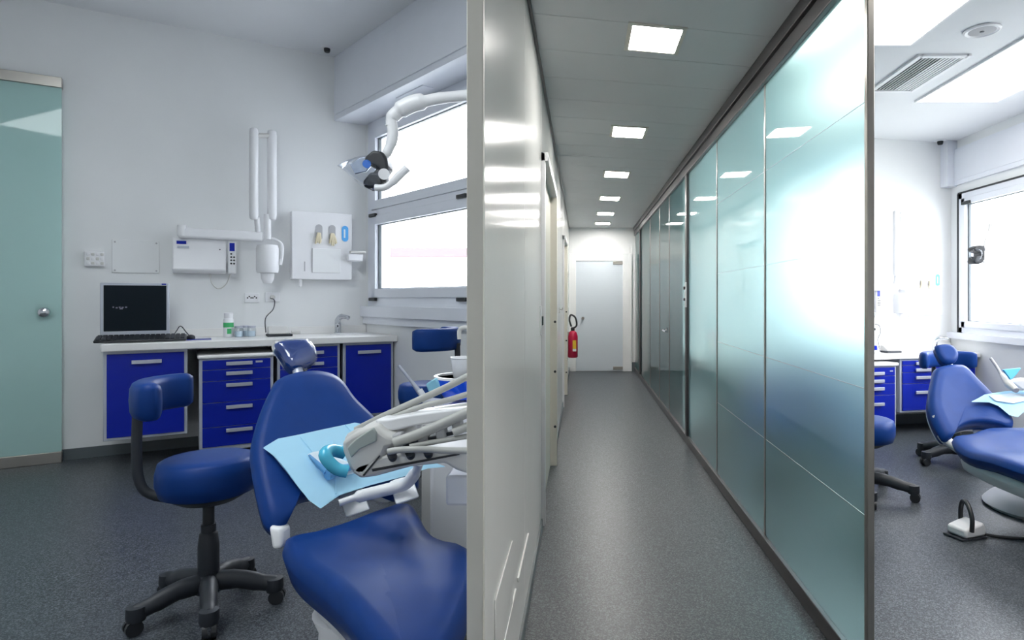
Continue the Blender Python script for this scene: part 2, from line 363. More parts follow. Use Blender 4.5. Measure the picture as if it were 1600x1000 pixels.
# --- glass partition
wg = thing('wall_glass', 'etched green glass partition in dark metal frame along the corridor', 'glass wall', (XR, 0, 0), kind='structure')
ZB, ZT = .07, 2.372
MB().box(-.022, .03, 2.07, YEND, 0, ZB).build('base_rail', M['dark_metal'], wg, bevel=.004)
MB().box(-.024, .034, YREAR, YEND, ZT, 2.44).build('header_rail', M['dark_metal'], wg, bevel=.004)
MB().box(-.014, .034, YREAR, YEND, 2.44, 2.452).build('header_groove', M['dark_metal'], wg)
MB().box(-.034, .034, YREAR, YEND, 2.452, CC + .02).build('header_top', M['dark_metal'], wg, bevel=.004)
def glass(x0, x1, y0, y1, z0, z1, m, parent, face):
    """pane with its etched side on one face ('-x' or '-y') and clear glass on the others"""
    mb = MB().box(x0, x1, y0, y1, z0, z1); o = mb.build('glass_panel', M['pane'], parent); o.data.materials.append(m)
    for p in o.data.polygons:
        if (face == '-x' and p.normal.x < -.9) or (face == '-y' and p.normal.y < -.9): p.material_index = 1
    return o
ms = [2.07] + [XR * F / (x - PX) for x in (1195.5, 1120.5)] + [5.54, 6.72, 7.55, 8.6, 10.0, YEND]
for a, b in zip(ms[:-1], ms[1:]): glass(.0, .010, a + .004, b - .004, ZB, ZT, M['frost'], wg, '-x')
for i, yv in enumerate(ms[:-1]):
    if i == 0: MB().box(-.010, .014, yv - .030, yv - .010, 0, ZT).box(-.006, .012, yv - .010, yv + .004, 0, ZT).build('end_post', M['steel'], wg, bevel=.003)
    elif yv in (5.54, 10.0): MB().box(-.02, .028, yv - .03, yv + .005, ZB, ZT).box(-.02, .028, yv + .012, yv + .05, ZB, ZT).build('door_post', M['dark_metal'], wg, bevel=.003)
    else: MB().box(-.004, .012, yv - .009, yv + .009, ZB, ZT).build('mullion', M['mull'], wg, bevel=.002)
for z in (.56, .98, 1.45, 1.93):
    MB().box(-.0016, .001, ms[0], ms[2], z - (.0012 if z < 1.2 else .0006), z + (.0012 if z < 1.2 else .0006)).build('etch_line', M['mull' if z < 1.2 else 'frame'], wg)
MB().box(-.030, -.018, 5.50, 5.54, 1.20, 1.42).build('lock_plate', M['plastic'], wg, bevel=.003)
MB().cyl((-.045, 5.52, 1.37), (-.028, 5.52, 1.37), .014, 10).cyl((-.045, 5.52, 1.27), (-.028, 5.52, 1.27), .012, 10).build('lock_cylinder', M['black'], wg)
MB().tube(catmull([(-.0, 6.86, .93), (-.045, 6.86, .93), (-.05, 6.80, .93), (-.05, 6.62, .93)], 5), .013, 10).cyl((-.016, 6.86, .93), (0.0, 6.86, .93), .028, 14).build('door_handle', M['chrome'], wg, smooth=True)
# --- end of the corridor
mb = MB().box(-.4, 4.1, YEND, YEND + .12, 0, CC + .6)
struct('wall_end', mb, M['wall'], 'white wall closing the far end of the corridor', 'wall')
r = thing('door_3', 'etched glass door closing the far end of the corridor', 'door', (0, YEND, 0), kind='structure')
dx0, dx1, dzt = (900 - PX) / F * YEND, (973 - PX) / F * YEND, 1.93
MB().box(dx0 - .16, dx0, -.03, .0, 0, dzt + .13).build('casing', M['wall'], r, bevel=.004); MB().box(dx1, dx1 + .16, -.03, 0, 0, dzt + .13).build('casing', M['wall'], r, bevel=.004)
MB().box(dx0, dx1, -.03, 0, dzt, dzt + .13).build('casing', M['wall'], r, bevel=.004)
glass(dx0, dx1, -.018, -.006, .01, dzt, M['frost_door'], r, '-y')
for z in (.03, dzt - .06): MB().box(dx1 - .17, dx1, -.028, -.005, z, z + .055).build('hinge_patch', M['steel'], r, bevel=.003)
MB().cyl((dx0 + .12, -.07, .93), (dx0 + .12, -.01, .93), .025, 12).build('door_knob', M['steel'], r, smooth=True)
for xa, xb in ((XL, dx0 - .16), (dx1 + .16, XR)): struct('baseboard_end', MB().box(xa, xb, YEND - .015, YEND, 0, .16), M['base'], 'short dark skirting beside the door closing the corridor', 'baseboard')['group'] = 'skirtings at the corridor end'
# --- surgery behind the glass
struct('wall_surgery', MB().box(UBL + .05, .1, 0, .12, 0, CB + .1), M['wall'], 'white wall behind the counter of the room past the glass', 'wall', fr=FB)
sz0, sz1 = .93, 2.335
tb0, tb1 = cB.y - 6.36, cB.y - 3.2
mb = MB().box(-6.0, cB.y - YREAR, 0, .2, 0, sz0).box(-6.0, cB.y - YREAR, 0, .2, sz1, CB + .1).box(-6.0, tb0, 0, .2, sz0, sz1).box(tb1, cB.y - YREAR, 0, .2, sz0, sz1)
struct('wall_surgery_window', mb, M['wall'], 'white window wall of the room past the glass', 'wall', fr=FWB)
window('window_2', 'large single-pane window with dark gasket in room past the glass', FWB, tb0, tb1, sz0, sz1, None, .12, (tb0 + .16,), (sz1 - .11,))
MB().box(tb0, tb1, -.02, -.012, sz1 - .005, sz1 + .012).box(tb0 - .012, tb0 + .012, -.02, -.012, sz0, sz1).build('seal', M['black'], bpy.data.objects['window_2'])
t3 = struct('trim_3', MB().box(.02, cB.y - 2.5, -.028, 0, 2.43, 2.80), M['upvc'], 'shutter box cover above the large window past the glass', 'shutter box', fr=FWB, bevel=.004)
struct('cover_panel', MB().box(.05, cB.y - 2.5, -.034, -.02, 2.475, 2.76), M['upvc'], '', '', parent=t3, bevel=.002)
struct('trim_4', MB().box(-.13, 0, -.10, 0, 2.42, CB), M['upvc'], 'boxed duct in the ceiling corner past the glass', 'duct', fr=FB, bevel=.003)
struct('trim_5', MB().box(0, tb1 + .1, -.05, 0, sz0 - .06, sz0 + .004), M['upvc'], 'white sill below the large window past the glass', 'sill', fr=FWB, bevel=.003)
struct('ceiling_surgery', MB().box(XR + .035, 4.1, YREAR, YEND + .1, CB, CB + .1), M['ceiling'], 'white ceiling with large light panels past the glass', 'ceiling')
struct('wall_fascia', MB().box(XR - .0, XR + .03, YREAR, YEND, CC + .0, CB + .1), M['wall'], 'white strip of wall above the glass partition', 'wall')
struct('baseboard_surgery', MB().box(UBL, 0, -.012, .004, 0, .10), M['base'], 'grey skirting below the drawer cabinets past the glass', 'baseboard', fr=FB)

# --- daylight portals
def portal(name, fr, t0, t1, z0, z1):
    l = bpy.data.lights.new(name, 'AREA'); l.shape = 'RECTANGLE'; l.size = t1 - t0; l.size_y = z1 - z0; l.cycles.is_portal = True
    o = bpy.data.objects.new(name, l); COL.objects.link(o); o.location = fr.w((t0 + t1) / 2, .12, (z0 + z1) / 2)
    o.rotation_euler = Vector((-fr.v.x, -fr.v.y, 0)).to_track_quat('-Z', 'Z').to_euler()
portal('window_portal', FW, ut0, TW, wz0, wz1); portal('window_portal_offscreen', FWB, tb0, tb1, sz0, sz1)

# ================================================================ LUMINAIRES
for i, yv in enumerate((2.99, 4.66, 6.25, 7.75, 9.15, 10.35)):
    r = thing('ceiling_light', ['square recessed ceiling light in corridor planks, first from the open end', 'square recessed corridor light, second from the open end', 'square recessed corridor light, third from the open end', 'square recessed corridor light, third from the end door', 'square recessed corridor light, second from the end door', 'square recessed corridor light beside the end wall'][i], 'light', (.347, yv, CC), group='square lights in the corridor ceiling')
    a, b = .115, .135
    def sq(a, b, z): return [(-a, -b - SK * a, z), (a, -b + SK * a, z), (a, b + SK * a, z), (-a, b - SK * a, z)]
    MB().rings([sq(a + .022, b + .022, .002), sq(a + .022, b + .022, -.006), sq(a + .002, b + .002, -.008), sq(a, b, -.003)], cap=False).build('light_frame', M['cream'], r)
    MB().prism(sq(a, b, -.004), (0, 0, .003)).build('diffuser', M['lampC'], r)
def big_light(loc, w, l, m, label, group=None, name='ceiling_luminaire'):
    r = thing(name, label, 'light', loc, group=group)
    MB().box(-w / 2 - .015, -w / 2, -l / 2, l / 2, -.015, 0).box(w / 2, w / 2 + .015, -l / 2, l / 2, -.015, 0).box(-w / 2 - .015, w / 2 + .015, -l / 2 - .015, -l / 2, -.015, 0).box(-w / 2 - .015, w / 2 + .015, l / 2, l / 2 + .015, -.015, 0).build('light_frame', M['plastic'], r)
    MB().box(-w / 2, w / 2, -l / 2, l / 2, -.010, -.002).build('diffuser', m, r); return r
big_light((1.74, 2.45, CB), .66, 3.0, M['lampB'], 'long glowing ceiling panel close to the glass wall post')
big_light((3.05, 3.5, CB), .64, 3.2, M['lampB'], 'long glowing ceiling panel between grille and window wall')
big_light((-2.0, 1.4, CA), 1.2, 2.6, M['lampA'], 'glowing ceiling panel over the blue dental chair and stool', name='ceiling_luminaire_offscreen')   # same ceiling panels as the twin room shows, above the frame

# ================================================================ TREATMENT ROOM
# --- sliding glass door in front of the back wall
ud = FA.px(97, 400, .07)[0]
r = thing('sliding_door', 'etched green sliding glass door with steel header, track and knob', 'sliding door', FA.w(ud, 0, 0), FA.a)
wd = 1.25; zt = FA.px(97, 132, .07)[1]
MB().box(-wd, 0, -.085, -.02, zt - .03, zt + .05).build('header_rail', M['steel'], r, bevel=.003)
MB().box(-wd, 0, -.085, -.035, .0, .085).build('floor_track', M['steel'], r, bevel=.003)
glass(-wd, -.003, -.066, -.054, .085, zt - .03, M['frost_slide'], r, '-y')
kx, kz = FA.px(70, 488, .07); kx -= ud
k = MB().lathe([(.006, 0), (.018, .0), (.018, .012), (.034, .022), (.04, .04), (.034, .058), (.018, .066), (.002, .068)], 20)
k = k.build('door_knob', M['chrome'], r, smooth=True); k.rotation_euler = (PI / 2, 0, 0); k.location = (kx, -.064, kz)

# --- cabinets along the wall
ZW, DW_ = 0.945, 0.66
def handle_bar(x0, x1, z, y): return MB().box(x0, x1, y - .028, y - .018, z - .014, z + .014).box(x0 + .01, x0 + .022, y - .02, y, z - .008, z + .008).box(x1 - .022, x1 - .01, y - .02, y, z - .008, z + .008)
def cabinet(name, label, cat, loc, rz, w, h, d, fronts, castors=False, top=False, group=None, inset=0.0):
    """fronts: (part name, z0, z1, (handle x0, x1, z) or None)"""
    r = thing(name, label, cat, loc, rz, group)
    zc = .075 if castors else 0.0
    MB().prism([(-w / 2, -.002, zc), (w / 2 - inset, -.002, zc), (w / 2, -d, zc), (-w / 2, -d, zc)], (0, 0, h - zc)).build('body', M['frame'], r, bevel=.003)
    for nm, a, b, hd in fronts:
        fr_ = MB().box(-w / 2 + .022, w / 2 - .022, -d - .014, -d + .002, a + .002, b - .002).build(nm, M['blue'], r, bevel=.002)
        if hd: handle_bar(hd[0], hd[1], hd[2], -d - .012).build('handle', M['handle'], fr_, bevel=.002)
    if top: MB().box(-w / 2 - .012, w / 2 + .012, -d - .03, .005, h, h + .03).build('cart_top', M['laminate'], r, bevel=.012, seg=3)
    if castors:
        for sx in (-1, 1):
            for yv in (-d + .06, -.06):
                c = MB().box(sx * (w / 2 - .06) - .012, sx * (w / 2 - .06) + .012, yv - .012, yv + .012, .05, zc).build('castor', M['grey_plastic'], r)
                MB().cyl((sx * (w / 2 - .06) - .014, yv, .032), (sx * (w / 2 - .06) + .014, yv, .032), .032, 14).build('wheel', M['plastic'], c, smooth=True)
    return r
def zA(x, y, off): return FA.px(x, y, off)[1]
OFF = .60; zc0 = .225
u0, u1 = FA.px(161, 600, OFF)[0], FA.px(293, 600, OFF)[0]; w = u1 - u0; hC = ZW - .058 - zc0
hx = lambda px_, um: FA.px(px_, 560, OFF)[0] - um
cabinet('storage_cabinet', 'blue single-door wall cabinet under the monitor', 'cabinet', FA.w((u0 + u1) / 2, 0, zc0), FA.a, w, hC, OFF,
        [('cabinet_door', .02, hC - .02, (hx(206, (u0 + u1) / 2), hx(253, (u0 + u1) / 2), hC - .085))])
v0, v1 = FA.px(433, 560, OFF)[0], FA.px(531, 560, OFF)[0]; w = v1 - v0; um = (v0 + v1) / 2
zs = [hC - .02, hC - .115, hC - .205, hC - .295, hC - .48, .02]
cabinet('storage_cabinet', 'blue wall cabinet with five drawers beside the rolling cart', 'cabinet', FA.w(um, 0, zc0), FA.a, w, hC, OFF,
        [('drawer', zs[i + 1], zs[i], (hx(479, um) - .02, hx(505, um), zs[i] - .05)) for i in range(5)])
x0_, x1_ = FA.px(536, 560, OFF)[0], FA.px(619, 560, OFF)[0]; um = (x0_ + x1_) / 2
wr = (dW.dot(FA.u) / -dW.dot(FA.v))     # slant of the window wall seen from the counter
x1_ = min(x1_, OFF * 0 + wr * OFF - .02); x1_ = max(x1_, x0_ + .30); um = (x0_ + x1_) / 2
cabinet('storage_cabinet', 'blue single-door wall cabinet under the tap, beside the window wall', 'cabinet', FA.w(um, 0, zc0), FA.a, x1_ - x0_, hC, OFF,
        [('cabinet_door', .02, hC - .02, (-.10, .10, hC - .085))], inset=max(0, x1_ + .01))
# rolling cart
OC = .66
a0, a1 = FA.px(311, 620, OC)[0], FA.px(427, 620, OC)[0]; um = (a0 + a1) / 2; wc = a1 - a0
hcart = .805
zz = [hcart - .012] + [zA(372, yv, OC) for yv in (576, 593.5, 626.5, 664)] + [.11]
hz = [zA(372, yv, OC) for yv in (566, 582, 600, 634, 668)]
cart_fronts = [('drawer', zz[i + 1], zz[i], (FA.px(353, 600, OC)[0] - um, FA.px(394, 600, OC)[0] - um, min(hz[i], zz[i] - .03))) for i in range(5)]
cart = cabinet('drawer_cart', 'blue five-drawer rolling cart with white top, pushed under the long counter', 'cart', FA.w(um, -.06, 0), FA.a, wc, hcart, OC - .06, cart_fronts, True, True)
MB().box(wc / 2 - .13, wc / 2 - .08, -OC + .06 - .018, -OC + .06 - .012, hcart - .045, hcart - .03).build('maker_plate', M['handle'], cart)

# --- worktop
ul = FA.px(157, 540, DW_)[0]
wt = thing('worktop', 'long white worktop over the blue cabinets with sink at its window end', 'worktop', FA.w(0, -.0008, ZW), FA.a)
outl = [(ul, 0), (ul, -DW_), (wr * DW_ - .005, -DW_), (0, 0)]
MB().prism([(x, y, -.058) for x, y in outl], (0, 0, .058)).build('worktop_slab', M['laminate'], wt, bevel=.008, seg=3)
MB().box(ul, -.005, -.018, -.001, .0, .07).build('upstand', M['laminate'], wt, bevel=.003)
us = FA.px(550, 500, .25)[0]
MB().lathe([(.20, .001), (.20, .006), (.185, .007), (.17, .002), (.10, .0012), (.01, .001)], 32, (us, -.29, 0), 1.0, .72).build('sink_basin', M['plastic'], wt, smooth=True)

# --- things on the worktop (positions: along wall by pixel, depth by choice)
def onA(px_, off): u = FA.px(px_, 500, off)[0]; return FA.w(u, -off, ZW + .0006)
# monitor
M['dim'] = mat('dim_print', (.20, .20, .26), .6)
wm = FA.px(266, 480, .30)[0] - FA.px(158, 480, .30)[0]
mo = thing('monitor', 'silver framed flat computer monitor with dark screen on the worktop', 'monitor', onA(212, .30), FA.a - .06)
hm = .41; zb_ = .045
MB().box(-wm / 2, wm / 2, -.02, .03, zb_, zb_ + hm).build('bezel', M['frame'], mo, bevel=.006)
sc_ = MB().box(-wm / 2 + .022, wm / 2 - .018, -.0225, -.015, zb_ + .032, zb_ + hm - .02).build('screen', M['screen'], mo)
for i, (xa, xb, za) in enumerate(((-.085, -.075, .215), (-.065, -.052, .21), (-.045, -.034, .214), (-.028, -.014, .212), (-.006, .008, .214), (-.040, -.020, .203))): MB().box(xa - .06, xb - .06, -.0235, -.022, zb_ + za, zb_ + za + .010).build('screen_mark', M['dim'], sc_)
MB().box(wm / 2 - .05, wm / 2 - .02, -.022, -.0195, zb_ + hm - .013, zb_ + hm - .004).build('logo', M['blue'], mo)
MB().box(-.06, .06, .0, .045, .0, zb_ + .12).build('neck', M['black'], mo, bevel=.004)
MB().box(-.14, .14, -.08, .10, 0.0, .014).build('foot', M['black'], mo, bevel=.005)
# keyboard
kb = thing('keyboard', 'black computer keyboard lying in front of the monitor', 'keyboard', onA(222, .51), FA.a - .02); kb.rotation_euler[0] = math.radians(11); kb.location.z += .019
MB().prism([(-.29, -.085, 0), (.29, -.085, 0), (.29, .075, 0), (-.29, .075, 0)], (0, 0, .018)).build('case', M['black'], kb, bevel=.008)
km = None
for rr in range(6):
    for c in range(17):
        x = -.264 + c * .033; yk = .058 - rr * .024
        if rr == 5 and 4 <= c <= 9:
            if c == 4: MB().box(x - .013, x + 5 * .033 + .013, yk - .009, yk + .009, .018, .025).build('key', M['char'], kb)
            continue
        if km is None: o = MB().box(-.013, .013, -.009, .009, 0, .007).build('key', M['char'], kb); km = o.data
        else: o = bpy.data.objects.new('key', km); COL.objects.link(o); o.parent = kb
        o.location = (x, yk, .018)
# mouse, pad, cable
ms_ = thing('computer_mouse', 'black computer mouse with its cable beside the keyboard', 'mouse', onA(298, .38), FA.a)
MB().lathe([(.002, 0), (.034, 0), (.036, .012), (.030, .026), (.016, .034), (.002, .036)], 20, sx=.9, sy=1.45).build('mouse_shell', M['black'], ms_, smooth=True)
MB().tube(catmull([(0, .04, .012), (-.03, .10, .05), (-.07, .16, .10), (-.10, .14, .06), (-.13, .06, .008), (-.16, .03, .006)], 6), .004, 6).build('cable', M['char'], ms_, smooth=True)
tag(MB().box(-.12, .12, -.08, .08, 0, .004).build('mouse_pad', M['blue'], None, bevel=.001), 'thin blue mat lying under the computer mouse', 'mat')
o = bpy.data.objects['mouse_pad']; o.location = onA(303, .40) ; o.rotation_euler = (0, 0, FA.a); ms_.location.z += .004
# spray can
cn = thing('spray_can', 'white cylinder can with green print on the worktop', 'can', onA(357, .20), FA.a)
MB().lathe([(.036, 0), (.039, .006), (.039, .15), (.03, .165)], 24).build('can_body', M['plastic'], cn, smooth=True)
MB().lathe([(.034, .165), (.034, .205), (.028, .21), (.002, .21)], 24).build('cap', M['plastic'], cn, smooth=True)
MB().lathe([(.0396, .085), (.0396, .125)], 24).build('label', M['green'], cn, smooth=True); MB().box(-.012, .02, -.0402, -.03, .03, .075).build('print', M['green'], cn)
# jars
for i, (px_, of) in enumerate(((373, .24), (382, .15), (393, .23))):
    j = thing('glass_jar', ['squat clear glass jar touching the white spray can', 'clear glass jar between two other jars by the spray can', 'clear glass jar on the phone side of the spray can'][i], 'jar', onA(px_, of), FA.a, 'clear jars on the worktop')
    MB().lathe([(.03, .001), (.036, .004), (.036, .07), (.03, .078)], 20).build('jar_body', M['jar'], j, smooth=True)
    MB().lathe([(.031, .078), (.033, .08), (.033, .095), (.002, .097)], 20).build('lid', M['handle'], j, smooth=True)
    MB().lathe([(.002, .004), (.030, .004), (.030, .05), (.002, .052)], 16).build('swabs', M['foil'], j)
# handset device
sd = thing('scaler_unit', 'small white table device with black base and lead plugged above it', 'device', onA(436, .24), FA.a)
MB().prism([(-.10, -.09, 0), (.10, -.09, 0), (.10, .07, 0), (-.10, .07, 0)], (0, 0, .02)).build('base_plate', M['char'], sd, bevel=.006)
MB().prism([(-.09, -.08, .02), (-.09, .06, .02), (-.09, .06, .085), (-.09, 0, .08), (-.09, -.08, .035)], (.16, 0, 0)).build('housing', M['grey_plastic'], sd, bevel=.012, seg=3)
MB().tube([(.10, -.02, .03), (.17, -.02, .03)], .018, 12).build('handpiece', M['grey_plastic'], sd, smooth=True)
pz = zA(427, 466, 0) - ZW
MB().tube(catmull([(-.05, .20, pz), (-.02, .16, pz - .02), (-.035, .12, pz - .10), (-.10, .08, pz - .18), (-.10, .05, .03)], 6), .0045, 6).build('lead', M['char'], sd, smooth=True)
# tap
tp = thing('tap', 'curved chrome sensor tap standing behind the sink', 'tap', onA(528, .10), FA.a - .25)
MB().tube(catmull([(0, 0, 0), (0, 0, .07), (0, -.012, .125), (.03, -.045, .16), (.08, -.09, .158), (.10, -.11, .148)], 6), [.028] * 10 + [.026] * 10 + [.02] * 10 + [.014], 14).build('tap_body', M['chrome'], tp, smooth=True)
MB().lathe([(.034, 0), (.034, .01), (.028, .014), (.002, .014)], 20).build('tap_base', M['chrome'], tp, smooth=True)
MB().box(-.006, .006, -.03, -.024, .06, .08).build('sensor_eye', M['black'], tp)

# --- things on the back wall; built in wall metres, origin at the lower left corner on the wall
def wallthing(name, label, cat, fr, x0, y1, off=0.0, group=None):
    u, z = fr.px(x0, y1, off); return thing(name, label, cat, fr.w(u, -.0008, z), fr.a, group)
def ext(fr, x0, y0, x1, y1, off): a = fr.px(x0, y1, off); b = fr.px(x1, y0, off); return b[0] - a[0], b[1] - a[1]
# switch block
w, h = ext(FA, 131, 393, 164, 416, .03); r = wallthing('socket_box', 'small white wall box with moulded front between glass door and blank plate', 'socket', FA, 131, 416, .03)
MB().box(0, w, -.04, 0, 0, h).build('box_shell', M['plastic'], r, bevel=.012, seg=3)
for i in range(4):
    for j in range(3): MB().box(.018 + i * w * .22, .018 + i * w * .22 + w * .16, -.046, -.038, .015 + j * h * .29, .015 + j * h * .29 + h * .18).build('button', M['grey_plastic'] if (i + j) % 2 else M['plastic'], r, bevel=.006)
# blank plate
w, h = ext(FA, 175, 377, 249, 426, 0); r = wallthing('blank_plate', 'blank white screwed wall plate above the monitor', 'plate', FA, 175, 426)
MB().box(0, w, -.012, 0, 0, h).build('plate', M['wall'], r, bevel=.003)
for x in (.02, w - .02):
    for z in (.02, h - .02): MB().cyl((x, -.016, z), (x, -.01, z), .007, 10).build('screw', M['shutter'], r)
# x-ray control unit
w, h = ext(FA, 269, 374, 354, 426, .13)
xu = wallthing('xray_control', 'white wall-mounted X-ray control box with blue label and keypad handset', 'control box', FA, 269, 426, .13)
MB().prism([(0, 0, 0), (0, -.08, 0), (0, -.125, .03), (0, -.115, .05), (0, -.12, h), (0, 0, h)], (w, 0, 0)).build('housing', M['plastic'], xu, bevel=.012, seg=3)
MB().box(.03, .10, -.124, -.118, h - .055, h - .028).build('blue_label', M['blue'], xu); MB().box(.035, .12, -.124, -.118, h - .09, h - .07).build('print', M['frame'], xu)
MB().cyl((w - .05, -.126, h - .09), (w - .05, -.117, h - .09), .006, 8).build('indicator', M['black'], xu)
hw = ext(FA, 357, 377, 370, 426, .13)[0]
hs = MB().box(w + .01, w + .01 + hw, -.13, -.08, .0, h - .01).build('handset', M['plastic'], xu, bevel=.008)
MB().box(w + .022, w - .002 + hw, -.134, -.128, h - .10, h - .03).build('display', M['blue'], hs)
for j in range(4):
    for i in range(2 if j else 1): MB().cyl((w + .035 + i * .022, -.135, h - .125 - j * .028), (w + .035 + i * .022, -.128, h - .125 - j * .028), .008, 8).build('key', M['black'], hs)
MB().box(w + .012, w + hw + .005, -.085, 0, .02, .10).build('holder', M['plastic'], xu)
MB().tube(catmull([(w + .03, -.10, .0), (w + .0, -.09, -.09), (w - .06, -.08, -.13), (w - .11, -.07, -.08), (w - .12, -.06, .0)], 6), .005, 6).build('lead', M['grey_plastic'], xu, smooth=True)
# x-ray arm: horizontal bar, folding arms, head
bu, bz = FA.px(278, 364, .14)
xa = thing('xray_machine', 'white folding X-ray arm with tube head between control box and glove dispenser', 'x-ray machine', FA.w(bu, -.0008, bz), FA.a)
def lx(x, y, off=.14): p = FA.px(x, y, off); return Vector((p[0] - bu, -off, p[1] - bz))
bl = lx(411, 364).x
MB().box(0, bl, -.18, -.10, -.042, .042).build('wall_bar', M['plastic'], xa, bevel=.02, seg=3)
MB().box(.02, .12, -.12, 0, -.035, .05).build('wall_bracket', M['plastic'], xa, bevel=.01); MB().cyl((.03, -.15, -.025), (.03, -.15, .065), .035, 14).build('pivot', M['plastic'], xa, smooth=True)
def capsule(xp, y0, y1, r_, off):
    a, b = lx(xp, y0, off), lx(xp, y1, off); d = (b - a).normalized()
    return MB().tube([a, a + d * .01, a + d * .04, b - d * .04, b - d * .01, b], [r_ * .6, r_ * .88, r_, r_, r_ * .88, r_ * .6], 14)
capsule(396.5, 200, 343, .036, .22).build('folding_arm', M['plastic'], xa, smooth=True, angle=60)
capsule(425, 204, 344, .040, .16).build('folding_arm', M['plastic'], xa, smooth=True, angle=60)
MB().cyl(lx(397, 212, .22), lx(425, 212, .16), .02, 12).build('arm_joint', M['grey_plastic'], xa, smooth=True)
MB().cyl(lx(401, 340, .2), lx(403, 362, .16), .022, 12).build('arm_foot', M['plastic'], xa, smooth=True)
MB().cyl(lx(418, 335, .16), lx(418, 374, .16), .030, 14).build('pivot', M['plastic'], xa, smooth=True)
MB().tube(catmull([lx(418, 372, .16), lx(430, 374, .17), lx(440, 382, .18), lx(441, 398, .18), lx(438, 414, .18)], 6), .012, 10).build('yoke', M['plastic'], xa, smooth=True)
hd_ = lx(418, 427, .18); he = lx(418, 383, .18)
MB().lathe([(.02, hd_.z), (.085, hd_.z + .004), (.092, hd_.z + .03), (.092, he.z - .03), (.082, he.z), (.02, he.z + .004)], 24, (hd_.x, -.18, 0)).build('tube_head', M['plastic'], xa, smooth=True)
MB().lathe([(.055, hd_.z), (.052, hd_.z - .05), (.036, hd_.z - .085), (.03, hd_.z - .09), (.002, hd_.z - .09)], 20, (hd_.x, -.18, 0)).build('cone', M['plastic'], xa, smooth=True)
# glove dispenser
w, h = ext(FA, 456, 335, 550, 436, .12)
gd = wallthing('glove_dispenser', 'white wall dispenser with three oval glove slots beside the window', 'dispenser', FA, 456, 436, .12)
w = min(w, -FA.px(456, 436, .12)[0] - .03)
MB().box(0, w, -.115, 0, 0, h).build('cabinet_box', M['plastic'], gd, bevel=.006)
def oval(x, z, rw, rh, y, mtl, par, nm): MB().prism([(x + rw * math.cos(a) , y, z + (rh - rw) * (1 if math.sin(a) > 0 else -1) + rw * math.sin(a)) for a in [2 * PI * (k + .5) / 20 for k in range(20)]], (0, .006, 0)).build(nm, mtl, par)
zs_ = h * .70
for i, fx in enumerate((.44, .66, .88)):
    oval(w * fx, zs_, .030, .075, -.120, M['shutter'] if i < 2 else M['sky_blue'], gd, 'glove_slot')  # grey ovals paint the shaded openings; the last one shows its blue box
    if i < 2:
        gl_ = MB()
        for k in range(6): a = random.uniform(-.02, .02); gl_.tube(catmull([(w * fx + a * .3, -.122, zs_ - .01), (w * fx + a, -.142, zs_ - .05), (w * fx + a * 1.9, -.138, zs_ - .095 - random.random() * .03)], 4), [.014, .014, .013, .012, .012, .011, .01, .008, .006], 8)
        gl_.build('glove', M['glove'], gd, smooth=True)
    else: MB().box(w * fx - .012, w * fx + .002, -.123, -.119, zs_ - .04, zs_ + .04).build('glove_fold', M['foil'], gd)
MB().box(w * .33, w * .80, -.122, -.114, h * .10, h * .46).build('flap', M['wall'], gd, bevel=.003)
MB().box(w * .325, w * .335, -.1235, -.118, h * .1, h * .46).build('flap_edge', M['shutter'], gd)
MB().box(w * .20, w * .215, -.119, -.114, h * .12, h * .26).build('slot', M['shutter'], gd)
MB().box(w * .12, w * .17, -.10, -.07, -.07, .0).build('peg', M['plastic'], gd, bevel=.004)
r = thing('soap_dispenser', 'small white soap dispenser fixed at the window side of the glove dispenser', 'dispenser', FA.w(-.14, 0, zA(545, 408, .14)), FA.a)
MB().box(-.07, .07, -.19, -.1235, 0, .07).build('holder', M['plastic'], r, bevel=.01); MB().box(-.05, .09, -.21, -.16, .075, .095).build('lever', M['grey_plastic'], r, bevel=.004)
# power sockets
def socket(x0, x1, y0, y1, label, plug):
    w, h = ext(FA, x0, y0, x1, y1, 0); r = wallthing('power_socket', label, 'socket', FA, x0, y1)
    MB().box(0, w, -.012, 0, 0, h).build('cover_plate', M['plastic'], r, bevel=.004)
    for i in range(2 if not plug else 1):
        cx = w * (.32 + .36 * i) if not plug else w * .5
        for dx, dz in ((-.014, 0), (.014, 0), (0, .012)): MB().cyl((cx + dx, -.0135, h / 2 + dz), (cx + dx, -.011, h / 2 + dz), .007, 8).build('pin_hole', M['black'], r)
    if plug: MB().cyl((w * .5, -.05, h / 2), (w * .5, -.012, h / 2), .02, 12).build('plug', M['grey_plastic'], r)
socket(382, 405, 458, 473, 'white double wall socket above the glass jars', False)
socket(414, 437, 457, 472, 'white wall socket with a plug in it above table device', True)
# sensor in the ceiling corner
def sensor(loc, label):
    r = thing('ceiling_sensor', label, 'sensor', loc)
    MB().lathe([(.002, -.012), (.05, -.012), (.055, 0), (.002, 0)], 20).build('collar', M['plastic'], r, smooth=True); MB().lathe([(.002, -.05), (.022, -.046), (.028, -.03), (.028, -.011)], 16).build('lens', M['black'], r, smooth=True)
p = onz(511, 74, CA); sensor((p.x, p.y, CA), 'small round black-eyed sensor in the ceiling by the shutter box')

